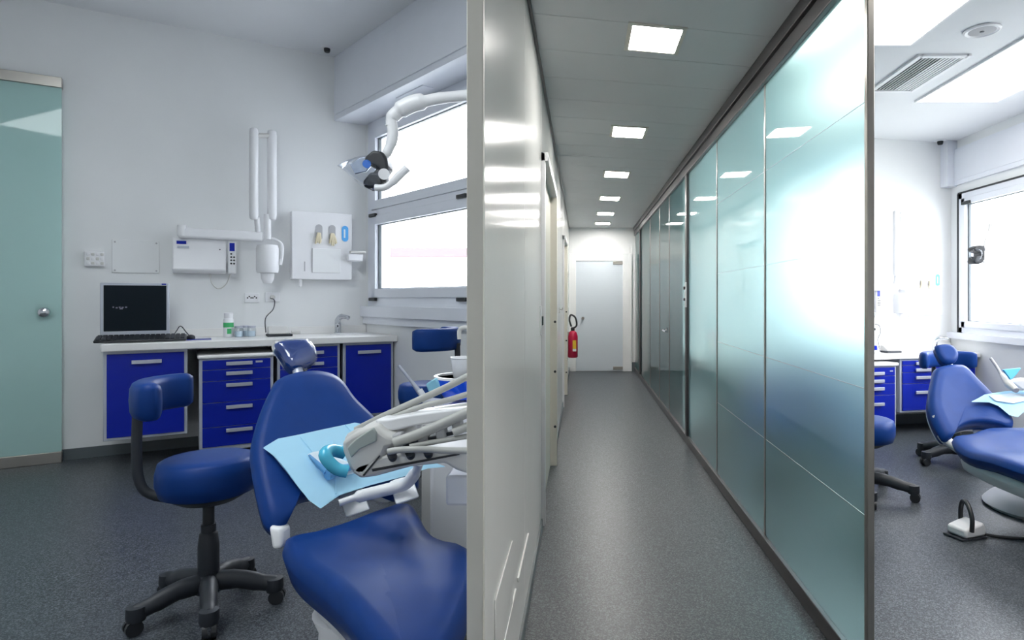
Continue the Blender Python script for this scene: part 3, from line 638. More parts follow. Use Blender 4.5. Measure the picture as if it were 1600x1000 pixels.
# --- stools
def stool(label, loc, hs, rs, m, base0, pad=None, rb=.27, group='blue wheeled stools', seat_only=False):
    r = thing('stool', label, 'stool', loc, 0, group)
    MB().lathe([(.02, hs - .15), (rs * .80, hs - .15), (rs * .93, hs - .14), (rs, hs - .095), (rs, hs - .05), (rs * .95, hs - .012), (rs * .85, hs - .002), (rs * .6, hs + .002), (.02, hs + .004)], 40).build('seat', m, r, smooth=True, angle=70)
    MB().lathe([(.02, hs - .18), (rs * .55, hs - .18), (rs * .82, hs - .15), (.02, hs - .145)], 28).build('seat_pan', M['char'], r, smooth=True)
    MB().lathe([(.018, hs * .52), (.022, hs * .52), (.022, hs - .12), (.018, hs - .12)], 16).build('gas_piston', M['black'], r, smooth=True)
    MB().lathe([(.034, .10), (.040, .12), (.040, hs * .42), (.034, hs * .50), (.028, hs * .51), (.028, hs * .56), (.02, hs * .56)], 18).build('column', M['char'], r, smooth=True)
    MB().lathe([(.03, .075), (.055, .08), (.055, .12), (.04, .15), (.02, .15)], 18).build('hub', M['char'], r, smooth=True)
    for k in range(5):
        a = base0 + 2 * PI * k / 5; c, s_ = math.cos(a), math.sin(a); e = Vector((c * rb, s_ * rb, 0))
        lg = MB().tube(catmull([Vector((c * .03, s_ * .03, .115)), Vector((c * rb * .45, s_ * rb * .45, .115)), Vector((c * rb * .8, s_ * rb * .8, .092)), Vector((c * rb * 1.02, s_ * rb * 1.02, .082))], 4), [.040] * 4 + [.037] * 4 + [.033] * 4 + [.031], 12, .85).build('leg', M['char'], r, smooth=True)
        MB().lathe([(.002, .05), (.032, .052), (.036, .07), (.034, .105), (.002, .112)], 14, e).build('leg_cap', M['char'], r, smooth=True)
        n = Vector((-s_, c, 0)); q = e + Vector((c * .01, s_ * .01, .03))
        cs = MB()
        for sd_ in (-1, 1): cs.cyl(q + n * sd_ * .006, q + n * sd_ * .024, .030, 14)
        cs.build('castor', M['black'], r, smooth=True, angle=30)
    if pad:
        a0_, a1_, rp, zp, hp, tp_ = pad; n = 22; R = []
        for i in range(n + 1):
            t = i / n; a = a0_ + (a1_ - a0_) * t; c, s_ = math.cos(a), math.sin(a)
            k = min(1.0, (min(t, 1 - t) * 9) ** .5 + .25) if 0 < t < 1 else .25
            k = min(k, 1.0); ring = []
            for j in range(14):
                b = 2 * PI * j / 14; cb, sb_ = math.cos(b), math.sin(b)
                rr = rp + math.copysign(abs(cb) ** .6, cb) * tp_ / 2 * k; z = zp + math.copysign(abs(sb_) ** .6, sb_) * hp / 2 * (.72 + .28 * k)
                ring.append(Vector((c * rr, s_ * rr, z)))
            R.append(ring)
        MB().rings(R).build('back_pad', m, r, smooth=True, angle=70)
        am = a0_ + (a1_ - a0_) * .5; c, s_ = math.cos(am), math.sin(am)
        MB().tube(catmull([Vector((c * .04, s_ * .04, hs - .155)), Vector((c * rp * .85, s_ * rp * .85, hs - .15)), Vector((c * (rp + .03), s_ * (rp + .03), hs - .06)), Vector((c * (rp + .03), s_ * (rp + .03), zp - hp * .2))], 5), .020, 10, .7).build('back_bar', M['char'], r, smooth=True)
    return r
S1 = Vector((-1.535, 2.58, 0))
stool('round blue stool with wraparound back pad in front of the rolling cart', S1, .63, .187, M['leather_soft'], math.radians(-59), (math.radians(136), math.radians(252), .225, .885, .145, .085), rb=.25)
p2_ = at(665, 598, 4.25); S2 = Vector((p2_.x, p2_.y, 0))
stool('raised blue stool with back pad in the corner below the window sill', S2, p2_.z, .18, M['leather_soft'], .3, (math.radians(-100), math.radians(75), .20, p2_.z + .30, .15, .07))

# ================================================================ DENTAL CHAIR (treatment room)
XC = XLB - .022                                # nothing of this room passes the partition
def clampx(p): return Vector((min(p.x, XC), p.y, p.z))
def pxo(pts, pl, n, off=0.0): return [onplane(x, y, pl + n * off, n) for x, y in pts]
ch = thing('dental_chair', 'cobalt blue dental chair with winged backrest under the white instrument unit', 'dental chair', (-.75, 2.1, 0))
ORG = Vector((-.75, 2.1, 0))
tl = at(432, 832, 2.03); tr = at(640, 772, 2.43); tt = at(487, 586, 2.65)
bn = (tr - tl).cross(tt - tl).normalized()
if bn.y > 0: bn = -bn
back_px = [(422, 611), (431, 596), (450, 588), (468, 584), (492, 583), (516, 588), (534, 601), (552, 626), (572, 646), (598, 672), (628, 705), (650, 738), (654, 762), (640, 774), (620, 768), (596, 760), (560, 762), (520, 770), (492, 772), (472, 777), (458, 792), (450, 812), (442, 829), (428, 832), (413, 818), (404, 790), (396, 752), (391, 715), (394, 688), (403, 655), (413, 629)]
O = [p + bn * .045 for p in catmull(pxo(back_px, tl, bn, -.045), 3, True)]
def sagb(w): return 0.0
MB().disc_loft(O, bn, .11, .045, dome=-.012).build('backrest', M['leather'], ch, smooth=True, angle=80, org=ORG)
Ob = [sum(O, Vector()) / len(O) + (p - sum(O, Vector()) / len(O)) * .86 - bn * .10 for p in O]
MB().disc_loft(Ob, bn, .05, .02).build('back_shell', M['plastic'], ch, smooth=True, angle=80, org=ORG)
# headrest with film cover
hb = at(463, 572, 2.74); hn = (bn + Vector((0.15, -.25, 0))).normalized()
h_px = [(432, 532), (445, 528), (470, 527), (485, 529), (494, 541), (497, 555), (492, 563), (478, 570), (462, 573), (452, 566), (444, 552), (436, 541)]
Oh = catmull(pxo(h_px, hb, hn), 3, True)
hr = MB().disc_loft(Oh, hn, .07, .03, dome=.004).build('headrest', M['leather_soft'], ch, smooth=True, angle=80, org=ORG)
ce = sum(Oh, Vector()) / len(Oh)
MB().disc_loft([ce + (p - ce) * 1.05 + hn * .006 + Vector((0, 0, random.uniform(-.004, .004))) for p in Oh], hn, .085, .03, dome=.004).build('film_cover', M['film'], hr, smooth=True, angle=80, org=ORG)
MB().tube([at(463, 565, 2.80), at(466, 584, 2.76), at(472, 600, 2.72)], .022, 12).build('headrest_stem', M['handle'], ch, smooth=True, org=ORG)
MB().cyl(at(455, 578, 2.80), at(477, 574, 2.80), .018, 12).build('stem_joint', M['steel'], ch, smooth=True, org=ORG)
MB().tube(catmull([at(434, 536, 2.9), at(430, 545, 2.9), at(447, 572, 2.85), at(460, 580, 2.8)], 5), .014, 10).build('headrest_bracket', M['grey_plastic'], ch, smooth=True, org=ORG)
# seat
ZS = .50
seat_px = [(441, 842), (455, 833), (490, 826), (540, 812), (585, 796), (625, 784), (642, 785), (655, 797), (672, 818), (700, 836), (735, 851)]
S = [onz(x, y, ZS) for x, y in seat_px]
S += [Vector((XC - .01, S[-1].y - .2, ZS)), Vector((XC, 1.55, ZS)), Vector((-.30, 1.33, ZS)), Vector((-.36, 1.2, ZS))]
S += [onz(x, y, ZS) for x, y in [(650, 1090), (606, 1030), (566, 980), (528, 932), (488, 888), (452, 858)]]
S = [clampx(p) for p in S]
ax = Vector((.64, -.77, 0)); s0 = (onz(441, 842, ZS) + onz(640, 785, ZS)) / 2
def seatz(w):
    t = (w - s0).dot(ax)
    return .014 * math.exp(-((t + .02) / .14) ** 2) - .016 * math.exp(-((t - .25) / .2) ** 2) + .012 * math.exp(-((t - .65) / .25) ** 2)
Os = [clampx(p) for p in catmull(S, 4, True)]
MB().disc_loft(Os, (0, 0, 1), .12, .05, dome=-.006, zf=seatz).build('seat', M['leather'], ch, smooth=True, angle=80, org=ORG)
cs_ = sum(Os, Vector()) / len(Os)
MB().disc_loft([cs_ + (p - cs_) * .66 - Vector((0, 0, .11)) for p in Os], (0, 0, 1), .14, .05, back=.6).build('seat_shell', M['plastic'], ch, smooth=True, angle=80, org=ORG)
# brackets, column, floor plate
q = (tl + tr) / 2
for X0, Y0 in ((528, 772), (606, 752)):
    MB().prism([at(X0, Y0, 2.34), at(X0 + 22, Y0 - 5, 2.36), at(X0 + 34, Y0 + 30, 2.25), at(X0 + 11, Y0 + 38, 2.25)], (.03, .04, 0)).build('hinge_bracket', M['plastic'], ch, bevel=.008, org=ORG)
MB().prism([at(418, 822, 2.06), at(440, 826, 2.06), at(440, 858, 2.04), at(424, 860, 2.04)], (.01, .05, 0)).build('pivot_cap', M['plastic'], ch, bevel=.012, seg=3, org=ORG)
MB().lathe([(.13, .03), (.12, .10), (.11, .24), (.13, .29)], 24, (-.72, 2.0, 0)).build('lift_column', M['plastic'], ch, smooth=True, org=ORG)
MB().lathe([(.02, .0), (.26, .0), (.27, .015), (.24, .045), (.13, .07), (.02, .07)], 36, (-.72, 2.0, 0), 1.0, 1.25).build('floor_plate', M['plastic'], ch, smooth=True, org=ORG)

# bib over the backrest
bib_px = [(412, 698), (434, 686), (496, 674), (556, 660), (574, 664), (610, 688), (648, 712), (696, 729), (668, 733), (636, 742), (580, 757), (530, 775), (501, 795), (484, 781), (468, 764), (446, 736), (428, 712)]
def bibz(i): return .010 + .004 * math.sin(i * 1.7)
B_ = [onplane(x, y, tl + bn * (.016), bn) for x, y in bib_px]
cbi = sum(B_, Vector()) / len(B_)
mb = MB(); Rg = []
for kk in (1.0, .9, .7, .45, .2, .03):
    Rg.append([cbi + (p - cbi) * kk + bn * (.004 * math.sin(i * 1.9 + kk * 5) * kk) for i, p in enumerate(B_)])
mb.rings(Rg); 
bo = mb.build('paper_bib', M['paper'], None, smooth=True, angle=80, org=tuple(cbi)); sm = bo.modifiers.new('thick', 'SOLIDIFY'); sm.thickness = .003
tag(bo, 'pale blue paper bib spread over the backrest beneath the instrument unit', 'bib')
for a, b in (((470, 683), (497, 717)), ((540, 664), (575, 700)), ((520, 690), (525, 772))):
    pa, pb = onplane(*a, tl + bn * .021, bn), onplane(*b, tl + bn * .021, bn)
    MB().tube([pa, pa.lerp(pb, .5) + bn * .001, pb], .003, 6).build('fold_crease', M['paper'], bo, smooth=True, org=tuple(cbi))
# pouch on the bib
pl2 = tl + bn * .036
pc = onplane(512, 727, pl2, bn)
po = thing('instrument_pouch', 'crumpled white and blue plastic pouch lying on the paper bib', 'pouch', pc)
MB().disc_loft(catmull([onplane(x, y, pl2, bn) for x, y in [(481, 709), (500, 704), (516, 712), (548, 722), (556, 738), (528, 741), (510, 738), (496, 724)]], 2, True), bn, .012, .005).build('sheet', M['foil'], po, smooth=True, org=pc)
MB().tube([onplane(x, y, pl2 + bn * .012, bn) for x, y in [(483, 711), (500, 728), (510, 737)]], [.004, .010, .012], 10).build('blue_edge', M['pouch_blue'], po, smooth=True, org=pc)
MB().tube([onplane(x, y, pl2 + bn * .014, bn) for x, y in [(511, 742), (530, 734), (552, 728)]], [.02, .018, .012], 14).build('rolled_end', M['pouch_blue'], po, smooth=True, org=pc)

# ================================================================ INSTRUMENT UNIT
YU = 1.98
iu = thing('instrument_unit', 'white dental instrument arm with grey hoses and teal handle reaching over the chair', 'dental unit', (-.42, 2.62, 0)); IO = Vector((-.42, 2.62, 0))
def U(x, y, Y=YU): p = at(min(x, 1000), y, Y); return clampx(p)
nose = [(533, 690), (548, 679), (566, 670), (586, 664), (594, 672), (604, 679), (618, 683), (619, 698), (604, 702), (600, 712), (583, 728), (570, 744), (556, 744), (546, 736), (540, 722), (534, 706)]
MB().prism([U(*p) for p in nose], (.03, .16, .02)).build('nose_housing', M['grey_plastic'], iu, bevel=.014, seg=3, org=IO)
MB().prism([U(*p, YU - .006) for p in [(542, 700), (556, 686), (583, 668), (588, 676), (588, 690), (562, 702), (548, 716)]], (0, .012, 0)).build('keypad_face', mat('keypad_film', (0.36, 0.40, 0.38), .3), iu, bevel=.004, org=IO)
MB().prism([U(*p) for p in [(547, 737), (557, 726), (600, 712), (640, 704), (733, 700), (733, 742), (712, 735), (694, 724), (640, 730), (585, 745), (562, 748)]], (.02, .14, .0)).build('lower_beam', M['grey_plastic'], iu, bevel=.01, seg=3, org=IO)
MB().prism([U(*p, YU - .004) for p in [(581, 733), (718, 708), (718, 711), (582, 737)]], (0, .01, 0)).build('slot_line', M['black'], iu, org=IO)
MB().prism([U(*p, YU - .004) for p in [(566, 743), (592, 712), (594, 713), (569, 744)]], (0, .01, 0)).build('joint_line', M['black'], iu, org=IO)
MB().prism([U(*p, YU + .03) for p in [(584, 656), (604, 655), (640, 648), (690, 641), (733, 636), (733, 652), (660, 664), (622, 672), (600, 675), (592, 668)]], (.02, .13, .0)).build('upper_tray', M['plastic'], iu, bevel=.008, seg=3, org=IO)
MB().prism([U(*p, YU + .09) for p in [(533, 690), (540, 678), (552, 671), (566, 668), (572, 680), (550, 700)]], (.02, .06, 0)).build('rear_lobe', M['grey_plastic'], iu, bevel=.014, seg=3, org=IO)
MB().prism([U(*p, YU + .02) for p in [(600, 698), (640, 690), (733, 668), (733, 674), (640, 697), (602, 708)]], (0, .05, 0)).build('holder_rail', M['char'], iu, bevel=.004, org=IO)
def hose(pts, r_, Y0, Y1, nm='hose', m='hose'):
    n = len(pts); return MB().tube(catmull([U(x, y, Y0 + (Y1 - Y0) * i / (n - 1)) for i, (x, y) in enumerate(pts)], 6), r_, 10).build(nm, M[m], iu, smooth=True, org=IO)
hose([(556, 672), (600, 650), (648, 628), (700, 604), (740, 583)], .0115, YU + .12, YU + .10)
hose([(592, 661), (625, 648), (659, 635), (700, 625), (740, 613)], .0095, YU + .10, YU + .10)
hose([(655, 648), (690, 640), (740, 631)], .008, YU + .10, YU + .08)
hose([(616, 692), (650, 680), (690, 663), (740, 640)], .0165, YU - .01, YU)
hose([(708, 676), (722, 670), (742, 660)], .0135, YU - .01, YU)
hose([(640, 698), (670, 692), (740, 680)], .0085, YU - .02, YU)
hose([(606, 706), (625, 703), (660, 702), (700, 704), (745, 704)], .0105, YU - .04, YU - .03)
for (x, y) in ((620, 690), (658, 684), (687, 678), (713, 670)):
    MB().prism([U(x - 8, y - 10, YU - .0), U(x + 6, y - 13, YU - .0), U(x + 9, y + 8, YU - .0), U(x - 5, y + 11, YU - .0)], (0, .05, 0)).build('handpiece_holder', M['shutter'], iu, bevel=.005, org=IO)
for (x, y) in ((612, 708), (640, 705), (668, 703)): MB().cyl(U(x, y + 2, YU - .03), U(x + 3, y + 9, YU + .02), .014, 12).build('holder_knob', M['char'], iu, smooth=True, org=IO)
MB().tube(catmull([U(543, 737, YU - .02), U(527, 733, YU - .03), U(514, 722, YU - .035), U(508, 711, YU - .03), U(512, 705, YU), U(522, 704, YU + .03), U(538, 708, YU + .05)], 6), .0195, 14).build('handle', M['teal'], iu, smooth=True, org=IO)
MB().tube(catmull([U(655, 722, 2.2), U(648, 740, 2.25), U(632, 757, 2.28), U(600, 766, 2.28), U(560, 776, 2.25), U(530, 786, 2.22)], 6), [.016] * 6 + [.022] * 19 + [.012] * 6, 12).build('support_arm', M['plastic'], iu, smooth=True, org=IO)
# hidden hub, post and tower of the unit
tw0, tw1 = at(674, 760, 2.78).x, XC - .03
MB().box(tw0, tw1, 2.74, 3.20, 0.0, .80).build('unit_tower', M['plastic'], iu, bevel=.02, seg=3, org=IO)
MB().box(tw0 - .05, tw0 + .02, 2.80, 2.84, .10, .72).build('tower_panel', M['grey_plastic'], iu, bevel=.006, org=IO)
tz = at(690, 612, 2.95).z
MB().lathe([(.02, .78), (.14, .78), (.13, tz - .04), (.05, tz - .02), (.02, tz - .02)], 20, (-.50, 2.95, 0)).build('spittoon_base', M['plastic'], iu, smooth=True, org=IO)
MB().lathe([(.03, tz - .03), (.10, tz - .015), (.135, tz + .035), (.14, tz + .075), (.13, tz + .078), (.115, tz + .03), (.03, tz - .005)], 30, (at(727, 600, 2.9).x, 2.90, 0)).build('spittoon_bowl', M['blue_glass'], iu, smooth=True, org=IO)
MB().lathe([(.126, tz + .074), (.142, tz + .074), (.142, tz + .084), (.126, tz + .084), (.126, tz + .074)], 30, (at(727, 600, 2.9).x, 2.90, 0)).build('bowl_rim', M['plastic'], iu, smooth=True, org=IO)
MB().tube(catmull([at(718, 530, 2.9), at(718, 516, 2.9), at(727, 512, 2.9), at(738, 516, 2.9), at(740, 540, 2.9), at(740, 580, 2.9)], 5), .010, 10).build('water_spout', M['grey_plastic'], iu, smooth=True, org=IO)
MB().tube([at(623, 571, 2.75), at(640, 592, 2.75), at(655, 612, 2.75), at(663, 622, 2.75)], [.006, .007, .012, .013], 10).build('suction_tip', M['handle'], iu, smooth=True, org=IO)
MB().tube([at(655, 609, 2.75), at(665, 626, 2.75), at(690, 630, 2.82)], [.014, .018, .02], 10).build('suction_handle', M['plastic'], iu, smooth=True, org=IO)
MB().prism([at(664, 600, 2.8), at(680, 590, 2.8), at(692, 606, 2.8), at(682, 618, 2.8), at(668, 612, 2.8)], (.02, .05, 0)).build('cup_filler', mat('pale_teal', (.25, .55, .70), .3), iu, bevel=.008, org=IO)
MB().cyl((XC - .10, 2.62, .70), (XC - .10, 2.62, .80), .04, 16).box(XC - .16, XC - .04, 2.05, 2.76, .60, .70).build('swing_arm', M['plastic'], iu, bevel=.01, org=IO)
# light pole and operating light
PL = Vector((XC - .09, 3.42, 0))
ol = thing('operating_light', 'white jointed operating light with clear shield and black hinge before the window', 'operating light', PL)
YL = 3.42
armp = [at(745, 143, YL), at(700, 152, YL), at(665, 158, YL), at(645, 162, YL), at(626, 172, YL), at(613, 184, YL), at(611, 197, YL)]
armp[0] = Vector((PL.x, YL, armp[0].z))
MB().tube(catmull(armp, 5), [.030] * 6 + [.032] * 5 + [.046] * 10 + [.036] * 5 + [.030] * 5, 14).build('upper_arm', M['plastic'], ol, smooth=True, org=PL)
MB().tube(catmull([at(612, 192, YL), at(614, 208, YL), at(611, 224, YL), at(604, 240, YL), at(598, 252, YL)], 5), [.030] * 11 + [.026] * 5 + [.020] * 5, 12).build('lower_arm', M['plastic'], ol, smooth=True, org=PL)
MB().cyl((PL.x, YL, .79), (PL.x, YL, armp[0].z + .06), .028, 16).build('pole', M['plastic'], ol, smooth=True, org=PL)
MB().box(PL.x - .06, PL.x + .06, YL - .22, YL + .06, .75, .80).box(PL.x - .06, PL.x + .06, YL - .05, YL + .05, 0, .76).build('pole_foot', M['plastic'], ol, bevel=.008, org=PL)
for pts in ([(568, 246), (582, 234), (596, 236), (604, 247), (606, 262), (598, 272), (586, 262), (572, 256)], [(567, 282), (578, 268), (592, 270), (598, 282), (592, 292), (574, 294), (566, 290)]):
    MB().prism([at(x, y, YL - .05) for x, y in pts], (0, .11, 0)).build('joint_block', M['black'], ol, bevel=.014, seg=3, org=PL)
MB().prism([at(x, y, YL - .03) for x, y in [(588, 262), (600, 258), (602, 282), (590, 288), (578, 275)]], (0, .08, 0)).build('knuckle', M['black'], ol, bevel=.01, org=PL)
MB().cyl(at(600, 272, YL - .07), at(600, 272, YL + .05), .030, 16).build('side_cap', M['plastic'], ol, smooth=True, org=PL)
MB().tube(catmull([at(586, 293, YL - .07), at(600, 293, YL - .07), at(612, 286, YL - .07), at(624, 274, YL - .07), at(637, 262, YL - .07)], 5), [.018] * 11 + [.022] * 10, 12).build('grip', M['plastic'], ol, smooth=True, org=PL)
# reflector: curved shell
R = []
for i in range(13):
    t = i / 12; a = (t - .5) * 2
    top = at(535 + 62 * t, 263 - 20 * math.sin(PI * min(1, t * 1.15) * .8) , YL - .02); bot = at(535 + 62 * t, 263 + 34 * math.sin(PI * t * .62), YL - .02)
    row = []
    for j in range(9):
        s_ = j / 8; p = top.lerp(bot, s_); p.y -= .16 * math.sin(PI * s_) * math.sin(PI * (.15 + .75 * t)); row.append(p)
    R.append(row)
mb = MB(); n = 9; mb.add([p for r_ in R for p in r_], [(k * n + i, k * n + i + 1, (k + 1) * n + i + 1, (k + 1) * n + i) for k in range(12) for i in range(8)])
so = mb.build('clear_shield', M['clear'], ol, smooth=True, angle=80, org=PL); so.modifiers.new('thick', 'SOLIDIFY').thickness = .004
MB().prism([at(x, y, YL + .0) for x, y in [(546, 256), (562, 246), (580, 244), (584, 254), (572, 268), (554, 272)]], (.0, .012, 0)).build('reflector', mat('dichroic_mirror', (.75, .80, .90), .1, metal=.9, var=.1, scale=20), ol, bevel=.004, org=PL)
MB().cyl(at(573, 256, YL - .06), at(573, 256, YL - .02), .022, 16).build('bulb_filter', mat('blue_filter', (.05, .25, .85), .15), ol, smooth=True, org=PL)
# drinking cup
cz = tz + .055; cx_ = at(722, 580, 2.86).x
cu = thing('drinking_cup', 'white plastic cup standing on the blue spittoon bowl', 'cup', (cx_, 2.86, cz))
MB().lathe([(.034, .0), (.036, .002), (.050, .11), (.053, .112), (.053, .117), (.047, .117), (.033, .006), (.002, .005)], 24).build('cup_wall', M['plastic'], cu, smooth=True)
MB().lathe([(.002, 0), (.062, .0), (.066, .006), (.06, .012), (.002, .01)], 24, (0, 0, -.012)).build('saucer', M['plastic'], cu, smooth=True)

# ================================================================ CORRIDOR THINGS
ex = thing('fire_extinguisher', 'red fire extinguisher with yellow label hung beside the end door', 'fire extinguisher', (-.14, 9.75, .36))
MB().lathe([(.002, 0), (.07, 0), (.078, .012), (.078, .33), (.06, .39), (.03, .415), (.002, .42)], 24).build('cylinder_body', M['red'], ex, smooth=True)
MB().lathe([(.02, .41), (.03, .42), (.03, .46), (.02, .47), (.002, .47)], 14).build('valve', M['black'], ex, smooth=True)
MB().tube(catmull([(0, -.02, .45), (.06, -.02, .50), (.04, -.02, .62), (-.03, -.02, .66), (-.05, -.02, .58), (-.02, -.02, .48)], 6), .014, 8).build('hose', M['black'], ex, smooth=True)
MB().box(.0, .055, -.082, -.06, .14, .27).build('yellow_label', M['yellow'], ex); MB().box(.0, .055, -.082, -.06, .10, .14).build('white_label', M['plastic'], ex)
MB().box(-.088, -.06, -.03, .03, .10, .40).build('bracket', M['steel'], ex)
def hook(x, y, z, label):
    r = thing('coat_hook', label, 'hook', (x, y, z)); MB().box(-.004, .006, -.014, .014, -.03, .03).build('hook_plate', M['steel'], r, bevel=.002); MB().tube([(0, 0, .01), (.03, 0, .005), (.035, 0, .025)], .006, 8).build('peg', M['steel'], r, smooth=True)
hook(XL, 8.9, 1.62, 'small steel hook above the red extinguisher on white wall')
hook(XL, 6.3, 1.16, 'small dark hook on white wall between the two corridor doorways')

# ================================================================ SURGERY PAST THE GLASS
OB = .48
ZWB = (FB.px(1360, 556, OB)[1] + FB.px(1500, 552, OB)[1]) / 2
ur = -OB * math.tan(FB.a) - .01
wb = thing('worktop', 'white worktop seen past the glass wall, over the drawer cabinets', 'worktop', FB.w(0, 0, ZWB), FB.a)
MB().prism([(UBL + .06, -.01, -.04), (UBL + .06 + .1, -OB, -.04), (ur, -OB, -.04), (-.01, -.01, -.04)], (0, 0, .04)).build('worktop_slab', M['laminate'], wb, bevel=.006, seg=3)
MB().box(UBL + .08, -.02, -.016, -.001, 0, .06).build('upstand', M['laminate'], wb, bevel=.003)
c0 = FB.px(1406, 600, OB - .03)[0]; c1 = c0 + .50; zb0 = FB.px(1406, 645, OB - .03)[1]; hB = ZWB - .04 - zb0
um = (c0 + c1) / 2; xh = FB.px(1431, 600, OB)[0] - um, FB.px(1455, 600, OB)[0] - um
hzB = [FB.px(1440, y, OB)[1] - zb0 for y in (567, 578, 590, 613)]
zB_ = [hB - .018] + [(hzB[i] + hzB[i + 1]) / 2 + .012 for i in range(3)] + [.018]
cabinet('storage_cabinet', 'blue four-drawer wall cabinet behind the dental chair past the glass', 'cabinet', FB.w(um, 0, zb0), FB.a, c1 - c0, hB, OB - .03, [('drawer', zB_[i + 1], zB_[i], (xh[0], xh[1], min(hzB[i], zB_[i] - .025))) for i in range(4)])
d1 = c1 + .02; d2 = max(d1 + .3, ur - .02); d2 = min(d2, ur - .005)
if d2 - d1 > .15: cabinet('storage_cabinet', 'blue single-door cabinet by the window wall past the glass', 'cabinet', FB.w((d1 + d2) / 2, 0, zb0), FB.a, d2 - d1, hB, OB - .03, [('cabinet_door', .018, hB - .018, (-.08, .08, hB - .07))])
OCB = .55; e1 = FB.px(1400, 620, OCB)[0]; e0 = e1 - .46; um = (e0 + e1) / 2
hcb = FB.px(1380, 572, OCB)[1]
hh = [FB.px(1370, y, OCB)[1] for y in (583, 595, 607, 631)]
zc_ = [hcb - .01] + [(hh[i] + hh[i + 1]) / 2 + .01 for i in range(3)] + [.11]
xh = FB.px(1352, 620, OCB)[0] - um, FB.px(1378, 620, OCB)[0] - um
cb_ = cabinet('drawer_cart', 'blue rolling drawer cart under the worktop past the glass, by the steel post', 'cart', FB.w(um, -.05, 0), FB.a, .46, hcb, OCB - .05, [('drawer', zc_[i + 1], zc_[i], (xh[0], xh[1], min(hh[i], zc_[i] - .025))) for i in range(4)], True, True)
MB().box(.46 / 2 - .075, .46 / 2 - .045, -OCB + .05 - .018, -OCB + .05 - .012, hcb - .05, hcb - .04).build('maker_plate', M['handle'], cb_)
def wcopy(src, px_, py_, off, sc, dx, label):
    u, z = FB.px(px_, py_, off); return copy_tree(src, None, FB.w(u - dx * sc, -.0008, z), FB.a, sc, label)
wcopy(xa, 1402, 449, .12, .80, bl, 'white folding X-ray arm over the worktop past the glass')
wcopy(xu, 1371, 488, .10, .80, ext(FA, 269, 374, 354, 426, .13)[0] + .03, 'white X-ray control box past the glass, cut by the steel post')
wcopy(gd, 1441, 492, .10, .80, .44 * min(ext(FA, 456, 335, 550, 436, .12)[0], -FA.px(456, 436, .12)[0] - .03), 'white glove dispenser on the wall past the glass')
def onB(px_, off): u = FB.px(px_, 520, off)[0]; return FB.w(u, -off, ZWB + .0006)
copy_tree(sd, None, onB(1390, .22), FB.a, .8, 'small white table device on the worktop past the glass')
copy_tree(tp, None, onB(1461, .14), FB.a - .1, .8, 'curved chrome tap on the worktop past the glass')
cl = thing('curing_lamp', 'thin upright curing lamp in a blue holder on the worktop', 'lamp', onB(1366, .26), FB.a)
MB().lathe([(.002, 0), (.055, 0), (.055, .012), (.03, .03), (.002, .035)], 20).build('lamp_base', M['grey_plastic'], cl, smooth=True); MB().lathe([(.002, .03), (.028, .03), (.026, .07), (.002, .075)], 16).build('holder', M['blue'], cl, smooth=True)
MB().cyl((0, 0, .06), (0, 0, .22), .007, 8).build('rod', M['grey_plastic'], cl, smooth=True); MB().lathe([(.002, .215), (.013, .22), (.013, .238), (.002, .242)], 12).build('tip', M['black'], cl, smooth=True)
p = onz(1469, 219, CB); sensor((p.x, p.y, CB), 'small round black-eyed sensor in the ceiling by the boxed duct')
# air grille in the ceiling
gr = thing('ceiling_grille', 'white ceiling air grille with dark slots between the light panels', 'air grille', (2.395, 4.5, CB))
gw, gl2 = .155, .35
MB().box(-gw, gw, -gl2, gl2, -.004, -.001).build('back_plate', M['black'], gr)
MB().box(-gw - .02, -gw + .012, -gl2 - .02, gl2 + .02, -.016, 0).box(gw - .012, gw + .02, -gl2 - .02, gl2 + .02, -.016, 0).box(-gw, gw, -gl2 - .02, -gl2 + .02, -.016, 0).box(-gw, gw, gl2 - .02, gl2 + .02, -.016, 0).build('grille_frame', M['plastic'], gr, bevel=.002)
for i in range(12):
    x = -gw + .02 + i * (2 * gw - .04) / 11; MB().box(x - (.003 if i < 6 else .005), x + (.002 if i < 6 else .009), -gl2, gl2, -.010, -.005).build('slat', M['plastic'], gr)
sp = thing('ceiling_speaker', 'round white loudspeaker recessed in the ceiling past the glass', 'speaker', (2.40, 3.76, CB))
MB().lathe([(.09, 0), (.10, -.002), (.10, -.010), (.09, -.014), (.085, -.010)], 32).build('rim', M['plastic'], sp, smooth=True); MB().lathe([(.002, -.012), (.05, -.012), (.086, -.009), (.086, 0), (.002, 0)], 32).build('mesh_cover', M['shutter'], sp, smooth=True)
MB().lathe([(.002, -.016), (.012, -.015), (.014, -.01), (.002, -.01)], 12).build('centre_stud', M['char'], sp, smooth=True)

# --- stools
stool('blue stool past the glass, half hidden by the steel post', Vector((1.83, 4.10, 0)), .50, .20, M['leather_soft'], math.radians(-32), None, rb=.30)
stool('blue stool with curved back pad standing behind the dental chair past the glass', Vector((2.90, 4.86, 0)), .50, .18, M['leather_soft'], math.radians(-95), (math.radians(20), math.radians(175), .22, .79, .13, .07), rb=.27)

